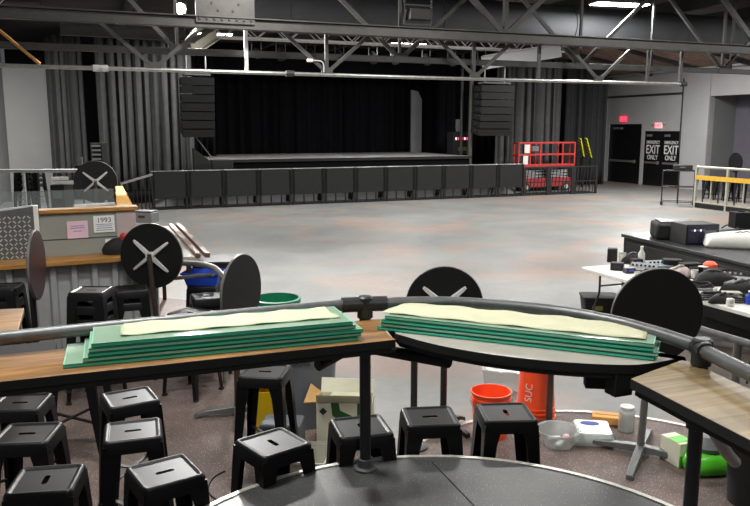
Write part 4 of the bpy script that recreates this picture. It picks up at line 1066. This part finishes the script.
# pale tray below it
q = dep(308, 4.95, CAR)
r = thing('plastic_tray', 'cream plastic tray on the carpet between two black stools', 'tray', q, RZ(-8))
MB().loft([rsq(.13, .15, .02, .0), rsq(.15, .17, .02, .16), rsq(.144, .164, .018, .16), rsq(.125, .145, .018, .01)]).build('tray_body', M['railwhite'], r)
MB().loft([rsq(.15, .17, .02, .15), rsq(.16, .18, .02, .15), rsq(.16, .18, .02, .165), rsq(.15, .17, .02, .165)], False).build('rim', M['railwhite'], r)
# blue bin
bz = CAR + .766
r = thing('plastic_bin', 'blue open plastic bin with white contents behind the shiny stools', 'bin', (hid.location.x, hid.location.y, bz), RZ(-4))
MB().loft([rsq(.16, .12, .02, 0), rsq(.2, .15, .02, .13), rsq(.194, .144, .018, .13), rsq(.155, .115, .018, .008)]).build('bin_body', M['blue'], r)
MB().loft([rsq(.2, .15, .02, .118), rsq(.212, .162, .02, .118), rsq(.212, .162, .02, .134), rsq(.2, .15, .02, .134)], False).build('rim', M['blue'], r)
# black case behind
q = PD(222, 275, 8.2)
r = thing('road_case', 'tall black road case behind the blue bin and curved handrail', 'case', (q.x, q.y + .2, CAR), RZ(3))
MB().box((0, 0, .46), (.5, .5, .92)).build('case_body', M['matte'], r, bevel=.01)
MB().box((0, 0, .93), (.52, .52, .03)).build('lid_edge', M['raildark'], r, bevel=.006)
MB().box((0, -.255, .6), (.2, .01, .12)).build('latch', M['galv'], r)
# curved steel handrail by the bar
pts = [PD(x, y, d) for x, y, d in ((168, 263, 7.95), (195, 263.5, 7.4), (212, 267, 7.0), (222, 275, 6.85), (230, 286, 6.7))]
r = thing('curved_handrail', 'curved pale steel handrail between flipped tables by the bar', 'handrail', (pts[2].x, pts[2].y, CAR)); o_ = Vector((pts[2].x, pts[2].y, CAR))
MB().tube([p - o_ for p in smooth_path(pts)], .03, 12).build('top_rail', M['galv'], r)
b_ = [PD(168, 279, 7.95), PD(213, 274.5, 7.0)]
MB().tube([p - o_ for p in b_], .02, 10).build('lower_rail', M['galv'], r)
q = PD(222, 275, 6.85); MB().tube([(q - o_).xy.to_3d(), q - o_], .026, 12).build('post', M['galv'], r)
# clear tote by the buckets
q = dep(502, 6.75, 0); q = P(504, 391, 0)
r = thing('clear_tote', 'clear plastic tote on its side behind the orange bucket', 'tote', q + C(0, .1), RZ(-14))
MB().loft([rsq(.16, .11, .02, 0), rsq(.19, .13, .02, .2), rsq(.186, .126, .018, .2), rsq(.155, .105, .018, .006)]).build('tote_body', M['clearplastic'], r)
MB().loft([rsq(.2, .14, .02, .2), rsq(.2, .14, .02, .215)]).build('lid', M['clearplastic'], r)
# clear bowl with odds and ends
q = dep(558, 5.45, CAR)
r = thing('clear_bowl', 'clear round plastic tub with odds and ends on the speckled carpet', 'tub', q, 0)
MB().lathe([(.12, 0), (.16, .12), (.172, .125), (.168, .13), (.155, .122), (.115, .006), (.001, .006)], 36).build('tub_body', M['clearplastic'], r)
MB().lathe([(.001, 0), (.02, .005), (.032, .03), (.02, .055), (.001, .06)], 16, (.06, -.02, .02)).build('contents', M['skin'], r)
MB().box((-.02, -.05, .03), (.09, .05, .03), rz=.5).build('contents', M['foil'], r, bevel=.01)
MB().box((0, .05, .03), (.1, .04, .03), rz=-.3).build('contents', M['white'], r, bevel=.01)
# foil bag, orange card, clear jar
q = dep(592, 5.55, CAR)
r = thing('foil_packet', 'white crinkled packet with blue label on the carpet tier', 'packet', q, RZ(-8))
m = MB().loft([rsq(.14, .15, .02, 0), rsq(.15, .16, .03, .03), rsq(.145, .155, .03, .07), rsq(.13, .14, .03, .1)])
m.build('packet_body', M['foil'], r, smooth=40)
m = MB().lathe([(.001, .0), (.05, .002), (.058, .0)], 20, (-.01, .07, .101)); m.v = [(v[0]*1.3, .07 + (v[1] - .07)*.8, v[2]) for v in m.v]
m.build('label_patch', M['inkblue'], r)
q = dep(607, 5.9, CAR)
r = thing('orange_carton', 'flat orange cardboard box lying behind the white packet', 'box', q, RZ(-16))
MB().box((0, 0, .03), (.24, .14, .06)).build('box_body', M['orangecard'], r, bevel=.004); MB().box((0, 0, .0615), (.2, .012, .003)).build('print', M['cardin'], r)
q = dep(626, 5.72, CAR)
r = thing('clear_jar', 'clear plastic jar beside the white packet and table base', 'jar', q)
MB().lathe([(.06, 0), (.065, .01), (.065, .16), (.05, .18), (.05, .19), (.046, .19), (.046, .178), (.06, .16), (.06, .006), (.001, .006)], 24).build('jar_body', M['clearplastic'], r)
MB().lathe([(.054, .188), (.054, .205), (.001, .206)], 24).build('lid', M['white'], r)
# green bottle, carton and bin at right
q = dep(706, 5.0, CAR)
r = thing('plastic_bag', 'bright green plastic bag slumped on the carpet behind the right post', 'bag', q)
m = MB().lathe([(.07, 0), (.16, .02), (.18, .07), (.165, .12), (.13, .15), (.06, .16)], 20)
m.v = [(v[0]*(1 + .08*math.sin(5*v[1]*10)), v[1]*(.8 + .06*math.sin(30*v[0])), v[2]) for v in m.v]
m.build('bag_body', M['limegreen'], r, smooth=60)
m = MB().lathe([(.001, .13), (.11, .15), (.13, .2), (.08, .27), (.001, .28)], 14); m.build('bag_contents', M['greygear'], r, rel=Matrix.Translation((.02, .03, -.01)))
q = dep(676, 5.15, CAR)
r = thing('detergent_carton', 'white and lime green carton lying beside the green bag', 'box', q, RZ(20))
MB().box((0, 0, .09), (.13, .2, .18)).build('box_body', M['card'], r, bevel=.004); MB().box((0, -.02, .181), (.131, .1, .003)).build('print', M['limegreen'], r)
MB().box((0, -.101, .05), (.131, .003, .08)).build('print', M['limegreen'], r)
q = dep(752, 4.55, CAR)
r = bin_('waste_bin', 'black bin with clear liner at the right picture edge', q, .15, .18, .52, 'matte')
MB().lathe([(.17, .40), (.185, .525), (.192, .53), (.194, .42), (.19, .42), (.188, .52), (.175, .515)], 32, cap=False).build('liner', M['clearplastic'], r)
q = dep(724, 5.45, CAR)
r = thing('cardboard_box', 'brown cardboard box in shadow behind the right plank', 'box', q, RZ(-10))
MB().box((0, 0, .2), (.26, .3, .4)).build('box_body', M['cardin'], r, bevel=.004); MB().box((0, 0, .402), (.05, .3, .003)).build('tape', M['railwhite'], r)
# loose cable below the stools
pc_ = [P(x, y, CAR + .006) for x, y in ((225, 471), (213, 478), (208, 490), (216, 499), (232, 505))]
tag(MB().tube(smooth_path(pc_), .005, 6).build('cable', M['rubber']), 'thin black cable curling on the carpet left of shiny stool', 'cable')
#==FOH
# ============================================================ MIXING POSITION AT THE RIGHT
f0 = P(624, 234.5, .95); f1 = P(750, 264, .95)
ft = Vector(((f1 - f0).x, (f1 - f0).y, 0)).normalized(); fn = Vector((-ft.y, ft.x, 0)); frz = math.atan2(ft.y, ft.x)
fr_ = thing('mixing_desk_riser', 'big black mixing position box behind the white folding table', 'mixing position', (f0.x, f0.y, 0), frz)
MB().box((2.6, 1.2, .46), (5.2, 2.4, .92)).build('front_body', M['matte'], fr_, bevel=.01)
MB().box((2.6, 1.2, .935), (5.26, 2.46, .05)).build('top_lip', M['raildark'], fr_, bevel=.008)
MB().box((2.6, -.012, .5), (5.0, .02, .72)).build('face_panel', M['speaker'], fr_, bevel=.004)
FT = .96
def foh(px, py): return P(px, py, FT)
# rack units
q = foh(676, 239)
r = thing('rack_amplifier', 'rounded black equipment case at rear of the mixing position', 'amplifier', q, RZ(-10))
MB().box((0, .1, .12), (.62, .5, .24)).build('case_body', M['speaker'], r, bevel=.04); MB().box((0, .1, .25), (.5, .4, .02)).build('lid', M['raildark'], r, bevel=.008)
q = foh(702, 244.5)
r = thing('rack_amplifier', 'black rack unit with dark violet front and knobs on mixing position', 'amplifier', q, RZ(10))
MB().box((0, .2, .14), (.5, .4, .28)).build('case_body', M['speaker'], r, bevel=.01)
fc = MB().box((0, -.005, .14), (.46, .02, .24)).build('face', M['rackblue'], r, bevel=.003)
for i in range(5):
    MB().disc((-.18 + i*.045, -.02, .2), (0, -1, 0), .014, .014, 10).build('knob', M['ledwhite'] if i % 2 else M['greygear'], fc)
for i in range(2): MB().box((.1, -.018, .09 + i*.09), (.18, .008, .03)).build('display', M['greygear'], fc)
q = foh(737, 246)
r = thing('dust_sheet', 'white folded sheet with black scrawl lying on the mixing position', 'sheet', q + Vector((0,0,0)), RZ(-18))
m = MB().loft([rsq(.42, .28, .08, .0), rsq(.44, .3, .08, .03), rsq(.41, .27, .1, .14), rsq(.27, .17, .08, .19)]); m.v = [(v[0], v[1], v[2]*(1 + .15*math.sin(9*v[0] + 4*v[1]))) for v in m.v]
m.build('cloth_body', M['white'], r, smooth=60)
MB().tube(smooth_path([(-.05, -.13, .2), (.02, -.1, .21), (.03, -.14, .21), (.1, -.1, .215), (.12, -.14, .21), (.2, -.11, .2)]), .008, 6).build('scrawl', M['ink'], r)
q = foh(745, 229)
r = thing('equipment_case', 'dark upright case standing behind the white sheet', 'case', q + C(0, .15), RZ(0))
MB().box((0, 0, .13), (.3, .24, .26)).build('body', M['matte'], r, bevel=.01); MB().box((0, 0, .27), (.1, .03, .02)).build('handle', M['rubber'], r)
pc_ = [foh(x, y) + Vector((0,0,.02)) for x, y in ((722, 229), (728, 226), (735, 228), (741, 231))]
tag(MB().tube(smooth_path(pc_), .012, 6).build('cable', M['rubber']), 'black cable looped on the mixing position before the dark case', 'cable')
# folding table
TT = .74
g0, g1, g2 = P(580, 267, TT), P(752, 314, TT), P(621, 258.5, TT)
gt = Vector(((g1-g0).x, (g1-g0).y, 0)).normalized(); gn = Vector((-gt.y, gt.x, 0)); grz = math.atan2(gt.y, gt.x); GL, GW = 2.95, .76
tb_ = thing('folding_table', 'white folding table heaped with gear before the mixing position', 'table', (g0.x, g0.y, 0), grz)
MB().loft([[Vector((GL/2 + p.x, GW/2 + p.y, z)) for p in rsq(GL/2 - e, GW/2 - e, .05, 0)] for e, z in ((.006, TT - .045), (0, TT - .04), (0, TT - .006), (.006, TT))]).build('tabletop', M['white'], tb_)
for x0, s in ((.24, 1), (GL - .24, -1)):
    for y in (.14, GW - .14):
        yy = -.07 if y < .3 else .07
        MB().tube(smooth_path([(x0, y, TT - .04), (x0, y, .45), (x0 , y + yy*.3, .38), (x0, y + yy*1.2, .2), (x0, y + yy*1.5, 0.012)]), .014, 8).build('leg', M['raildark'], tb_)
    MB().tube([(x0, .14, .52), (x0, GW - .14, .52)], .011, 8).build('leg_brace', M['raildark'], tb_)
def ont(px, py, dz=0.0):
    q = P(px, py, TT); return Vector((q.x, q.y, TT + .001 + dz))
GI = 'gear on the folding table'
def item(kind, name, label, cat, px, py, rz, dims, mt, mt2='greygear'):
    r = thing(name, label, cat, ont(px, py), RZ(rz), GI); a, b, c = dims
    if kind == 'box':
        MB().box((0, 0, c/2), dims).build('body', M[mt], r, bevel=min(.012, c*.2)); MB().box((0, -b/2 - .002, c*.55), (a*.5, .006, c*.4)).build('face', M[mt2], r)
    elif kind == 'jug':
        MB().lathe([(a, 0), (a*1.05, c*.1), (a, c*.6), (a*.4, c*.8), (a*.4, c*.92)], 18).build('bottle_body', M[mt], r); MB().lathe([(a*.45, c*.9), (a*.45, c), (.001, c)], 14).build('cap', M[mt2], r)
    elif kind == 'heap':
        m = MB().lathe([(.5, 0), (.52, .1), (.45, .55), (.3, .85), (.05, 1)], 16); rr = random.Random(px)
        m.v = [(v[0]*a*(1 + .25*math.sin(3*math.atan2(v[1], v[0]) + px)), v[1]*b, v[2]*c*(1 + .2*rr.random())) for v in m.v]; m.build('bag_body', M[mt], r, smooth=60)
        MB().tube(smooth_path([(-a*.3, 0, c*.8), (-a*.1, -.02, c*1.2), (a*.15, 0, c*1.15), (a*.3, .02, c*.8)]), .012, 6).build('strap', M[mt2], r)
    elif kind == 'mixer':
        MB().hexa([(-a/2, -b/2, 0), (a/2, -b/2, 0), (a/2, b/2, 0), (-a/2, b/2, 0), (-a/2, -b/2, c*.45), (a/2, -b/2, c*.45), (a/2, b/2, c), (-a/2, b/2, c)]).build('body', M[mt], r, bevel=.006)
        for i in range(6):
            MB().lathe([(.014, 0), (.012, .022), (.001, .023)], 10, (-a*.38 + i*a*.15, 0, c*.73)).build('knob', M[mt2], r)
    elif kind == 'coil':
        for i in range(3):
            MB().tube([(a*(1 - .1*i)*math.cos(t*PI/12), b*(1 - .1*i)*math.sin(t*PI/12), .012 + .02*i + .006*math.sin(t)) for t in range(25)], .011, 6).build('cable_loop', M[mt], r)
    elif kind == 'cup':
        MB().lathe([(a*.8, 0), (a, c), (a*.93, c), (a*.75, .006), (.001, .006)], 18).build('cup_body', M[mt], r); MB().lathe([(a*1.02, c*.94), (a*1.03, c), (a*.95, c)], 18, cap=False).build('rim', M[mt2], r)
    elif kind == 'mic':
        MB().tube([(-a/2, 0, .02), (a/2, 0, .03)], [.013, .018], 10).build('microphone_body', M[mt], r); MB().lathe([(.001, -.03), (.022, -.02), (.027, 0), (.022, .02), (.001, .03)], 12, (a/2 + .02, 0, .03)).build('grille_ball', M[mt2], r)
    return r
item('box', 'small_speaker', 'small black upright speaker at the left end of folding table', 'speaker', 612, 262, -20, (.13, .13, .19), 'speaker', 'grille')
item('cup', 'plastic_cup', 'white plastic cup beside the small black speaker', 'cup', 622, 263, 0, (.05, .05, .14), 'white', 'railwhite')
item('heap', 'gear_bag', 'black soft gear bag behind the white cup', 'bag', 632, 263, 12, (.3, .22, .12), 'matte')
item('box', 'adapter_box', 'small black box with blue side near the table front edge', 'box', 617, 270, -25, (.16, .12, .1), 'speaker', 'rackblue')
item('box', 'adapter_box', 'dark navy box lying in front of the black gear bag', 'box', 629, 273, 15, (.13, .1, .07), 'rackblue', 'inkblue')
item('jug', 'spray_bottle', 'white bottle standing up out of the gear on folding table', 'bottle', 641, 264, 0, (.045, .045, .24), 'white', 'white')
item('mixer', 'mixer', 'grey small mixer with knobs behind the big black disc', 'mixer', 643, 272, -30, (.34, .26, .1), 'greygear', 'rubber')
item('mixer', 'mixer', 'pale grey control panel lying behind the mixer', 'mixer', 660, 268, 8, (.36, .2, .09), 'bluegrey', 'rubber')
item('heap', 'cloth_bag', 'beige cloth bag peeping above the big black disc', 'bag', 679, 276, 20, (.34, .22, .11), 'pinkboard', 'railwhite')
item('cup', 'plastic_cup', 'white cup at the upper right of the big black disc', 'cup', 694, 278, 0, (.045, .045, .1), 'white', 'railwhite')
item('coil', 'cable_coil', 'coil of black cable right of the big black disc', 'cable', 700, 288, 0, (.15, .13, .1), 'rubber')
item('heap', 'gear_bag', 'large black gear bag with a red cap resting on it', 'bag', 712, 284, -10, (.46, .3, .14), 'matte')
q = ont(709, 281, .175)
r = thing('cap', 'small red cap lying on top of the large black gear bag', 'cap', q)
MB().lathe([(.085, 0), (.08, .03), (.05, .06), (.001, .07)], 18).build('crown', M['orange'], r); MB().box((-.09, 0, .006), (.1, .1, .01)).build('visor', M['white'], r, bevel=.004)
item('coil', 'cable_coil', 'tangled black cable coil near the front edge of folding table', 'cable', 714, 299, 20, (.17, .14, .1), 'rubber')
item('mic', 'microphone', 'black microphone lying on cables near the table front', 'microphone', 722, 295, 30, (.18, .05, .05), 'matte', 'grille')
item('box', 'adapter_box', 'pale box on the tangled cables at right of table', 'box', 731, 298, -8, (.2, .11, .07), 'railwhite', 'greygear')
item('box', 'adapter_box', 'small white block near the front edge at table right', 'box', 730, 306, 0, (.07, .06, .08), 'white', 'railwhite')
item('heap', 'gear_bag', 'low black gear bag near the right picture edge', 'bag', 740, 293, 10, (.42, .28, .12), 'matte')
item('mixer', 'mixer', 'dark grey control desk behind the low black bag', 'mixer', 745, 287, -30, (.44, .24, .1), 'greygear', 'rubber')
item('jug', 'water_bottle', 'bright blue bottle at the right picture edge on table', 'bottle', 749, 304, 0, (.04, .04, .14), 'blue', 'white')
more = [('box', 'adapter_box', 'small black box at the back of table beside white bottle', 636, 266, 10, (.14, .12, .1), 'matte', 'greygear'),
 ('coil', 'cable_coil', 'black cable coil between the mixer and the beige bag', 652, 275, 0, (.13, .1, .1), 'rubber', None),
 ('cup', 'plastic_cup', 'small white cup in front of the mixer', 637, 279, 0, (.035, .035, .09), 'white', 'railwhite'),
 ('box', 'adapter_box', 'dark box at the back of table behind the beige bag', 672, 268, -12, (.24, .14, .12), 'speaker', 'grille'),
 ('box', 'adapter_box', 'black box behind the white cup and red cap', 690, 272, 8, (.26, .16, .12), 'matte', 'greygear'),
 ('mic', 'microphone', 'silver-headed microphone in front of the large gear bag', 704, 292, -20, (.18, .05, .05), 'greygear', 'alu'),
 ('heap', 'gear_bag', 'flat black gear bag beside the table front edge', 722, 302, 30, (.3, .2, .08), 'matte', 'rubber'),
 ('coil', 'cable_coil', 'black cable coil in front of the low black bag', 738, 301, 0, (.15, .12, .1), 'rubber', None),
 ('box', 'adapter_box', 'flat black box behind the large gear bag', 722, 276, 0, (.4, .2, .1), 'matte', 'greygear'),
 ('mixer', 'mixer', 'black control panel at the rear of table near right edge', 738, 280, -30, (.4, .24, .09), 'speaker', 'alu')]
for kd, nm, lab, px, py, rz, dm_, m1, m2 in more:
    item(kd, nm, lab, {'adapter_box': 'box', 'cable_coil': 'cable', 'plastic_cup': 'cup', 'gear_bag': 'bag'}.get(nm, nm), px, py, rz, dm_, m1, m2 or 'greygear')
# storage tote below the table
q = P(602, 317, 0)
r = thing('storage_tote', 'black storage tote with yellow label on floor before folding table', 'tote', q + C(0, .15), RZ(-4))
MB().loft([rsq(.21, .15, .03, 0), rsq(.24, .18, .03, .25), rsq(.234, .174, .028, .25), rsq(.205, .145, .028, .01)]).build('tote_body', M['matte'], r)
MB().loft([rsq(.25, .19, .03, .245), rsq(.25, .19, .03, .27), rsq(.23, .17, .03, .28)]).build('lid', M['speaker'], r, bevel=.004)
MB().box((-.06, -.17, .13), (.14, .004, .07), mt=Matrix.Rotation(-.12, 3, 'X')).build('label_plate', M['ledyellow'], r)
#==FAR RIGHT
# ============================================================ FAR RIGHT: LOW RAILING, TABLES AND CARTS
XR = 18.7
a, b = PX(697, 170, XR), PX(760, 171, XR)
base = Vector((XR, a.y, 0)); Ln = a.y - b.y + 2
r = thing('barrier_railing', 'pale railing with yellow strip along the right-hand seating bay', 'railing', base)
zt, zy0 = 1.32, PX(700, 177.5, XR).z
zr = PX(700, 167, XR).z
MB().tube([(0,0,zr), (0,-Ln,zr)], .04, 10).build('top_rail', M['railwhite'], r)
MB().box((-.02, -Ln/2, zy0), (.05, Ln, .14)).build('yellow_strip', M['railyellow'], r)
zb = PX(700, 203, XR).z
MB().box((0, -Ln/2, zb + .02), (.06, Ln, .05)).build('bottom_rail', M['railwhite'], r)
MB().box((.02, -Ln/2, max(.05, zb)/2), (.1, Ln, max(.08, zb))).build('kick_board', M['matte'], r)
n = 14
for i in range(n + 1):
    y = -Ln*i/n; big = i % 4 == 0
    MB().bar((0, y, 0), (0, y, zr if big else zy0), .07 if big else .03, .07 if big else .03).build('baluster', M['railwhite'] if i % 2 == 0 else M['raildark'], r)
# tables and stools behind it
for i, (px, xx, lab) in enumerate(((737, 22.4, 'round black high table behind the yellow-striped railing'), (713, 22.9, 'small round black high table near the grey pillar'))):
    q = PX(px, 160, xx)
    t_ = thing('high_table', lab, 'table', (q.x, q.y, 0))
    hz_ = PX(px, 153 if i == 0 else 176, xx).z
    MB().tube([(0,0,.03), (0,0,hz_ - .38)], .04, 12).build('column', M['matte'], t_)
    MB().disc((-.06, 0, hz_ - .34), (-1, .15, 0), .36 if i == 0 else .25, .04, 32).build('tabletop', M['tabletop'], t_)
    MB().lathe([(.26, 0), (.26, .02), (.05, .05)], 24).build('base_plate', M['matte'], t_)
for i in range(6):
    q = PX(703 + i*8.5, 190, 21.4)
    stool((q.x, q.y, 0), .3*i, 'black stool behind the yellow-striped railing, %s from the grey pillar' % ORD[i], 'stools behind the railing')
# folded trolley by the pillar
q = P(677, 205, 0)
r = thing('wire_cart', 'dark tubular wire cart on the floor in front of grey pillar', 'cart', q, RZ(-20))
w, d, h = 1.0, .5, 1.15
for x in (-w/2, 0, w/2):
    for y in (-d/2, d/2): MB().tube([(x, y, .06), (x, y, h if x else h + .12)], .018, 8).build('upright', M['raildark'], r)
for z in (.12, .62, h):
    for y in (-d/2, d/2): MB().tube([(-w/2, y, z), (w/2, y, z)], .014, 8).build('rail', M['raildark'], r)
    for x in (-w/2, w/2): MB().tube([(x, -d/2, z), (x, d/2, z)], .014, 8).build('rail', M['raildark'], r)
for x in (-w/2, w/2):
    for y in (-d/2, d/2): MB().disc((x, y, .045), (0, 1, 0), .045, .03, 14).build('caster', M['rubber'], r)
q = PD(676, 178, 29.0)
r2 = thing('equipment_case', 'dark battered case lying on top of the wire cart', 'case', Vector((r.location.x, r.location.y, h + .015)), RZ(-20))
MB().box((.1, 0, .09), (.6, .36, .18)).build('body', M['speaker'], r2, bevel=.02); MB().box((.1, -.185, .1), (.16, .02, .04)).build('handle', M['greygear'], r2)
# far-left clutter behind the bar
a, b = PD(-20, 171, 17.5), PD(104, 170.5, 17.5)
r = thing('pipe_railing', 'thin white rail behind the bar in front of the left wall', 'railing', (a.x, a.y, .4)); d = b - a; z = a.z - .4
MB().tube([(0,0,z), d + Vector((0,0,0)) + Vector((0,0,z))], .045, 10).build('top_rail', M['alu'], r)
for f in (0, .35, 1): MB().tube([d*f, d*f + Vector((0,0,z))], .035, 10).build('post', M['alu'], r)
q = PD(62, 190, 15.5)
r = thing('equipment_case', 'dark box with grey front behind the bar under white pipes', 'case', (q.x, q.y, .4), RZ(-4))
zz = PD(62, 184.5, 15.5).z - .4
MB().box((0, 0, zz/2), (.3, .4, zz)).build('body', M['matte'], r, bevel=.01); MB().box((0, -.205, zz*.8), (.2, .01, zz*.15)).build('face', M['greygear'], r)
for i in range(2):
    tag(MB().tube([(q.x - .18, q.y + i*.02 - .1, zz + .44 + .085*i), (q.x + .24 - i*.1, q.y - .12 + i*.05, zz + .44 + .085*i)], .04, 14).build('paper_tube', M['white']), ('lower' if i == 0 else 'upper') + ' white tube lying on the dark box behind the bar', 'tube', 'white tubes behind the bar')
q = PD(97, 160, 21.0)
r = thing('amplifier_rack', 'tall black rack with grey slatted vents before the curtain gap', 'amplifier', (q.x, q.y, .4), RZ(0))
zz = PD(97, 143, 21).z - .4
MB().box((0, .2, zz/2), (.32, .4, zz)).build('cabinet', M['matte'], r, bevel=.01)
for i in range(6): MB().box((0, -.01, zz - .08 - i*.12), (.24, .03, .045)).build('vent', M['greygear'], r)
q = PD(82, 165, 16.5)
r = thing('microphone_stand', 'short stand with dark fittings rising behind the flipped table', 'stand', (q.x, q.y, .4))
zz = PD(82, 157, 16.5).z - .4
MB().tube([(0,0,.03), (0,0,zz)], .025, 8).build('pole', M['galv'], r); MB().box((0, 0, zz*.86), (.3, .12, .08)).build('clamp', M['matte'], r, bevel=.01)
MB().lathe([(.16, 0), (.16, .03), (.03, .05)], 20).build('base_plate', M['matte'], r)
#==CAMERA
cam = bpy.data.cameras.new('camera'); co = bpy.data.objects.new('camera', cam); COL.objects.link(co)
cam.sensor_width = 36.0; cam.lens = 36.0*FPX/750.0; cam.clip_end = 200
co.location = (0, 0, H); co.rotation_euler = (PI/2 - PIT, 0, -A)
SC.camera = co
w = bpy.data.worlds.new('world'); SC.world = w; w.use_nodes = True
w.node_tree.nodes['Background'].inputs['Color'].default_value = (.05, .05, .055, 1); w.node_tree.nodes['Background'].inputs['Strength'].default_value = 1.0
vs = SC.view_settings; vs.view_transform = 'Standard'; vs.look = 'None'; vs.exposure = 0.4; vs.gamma = 1.0; vs.use_curve_mapping = False
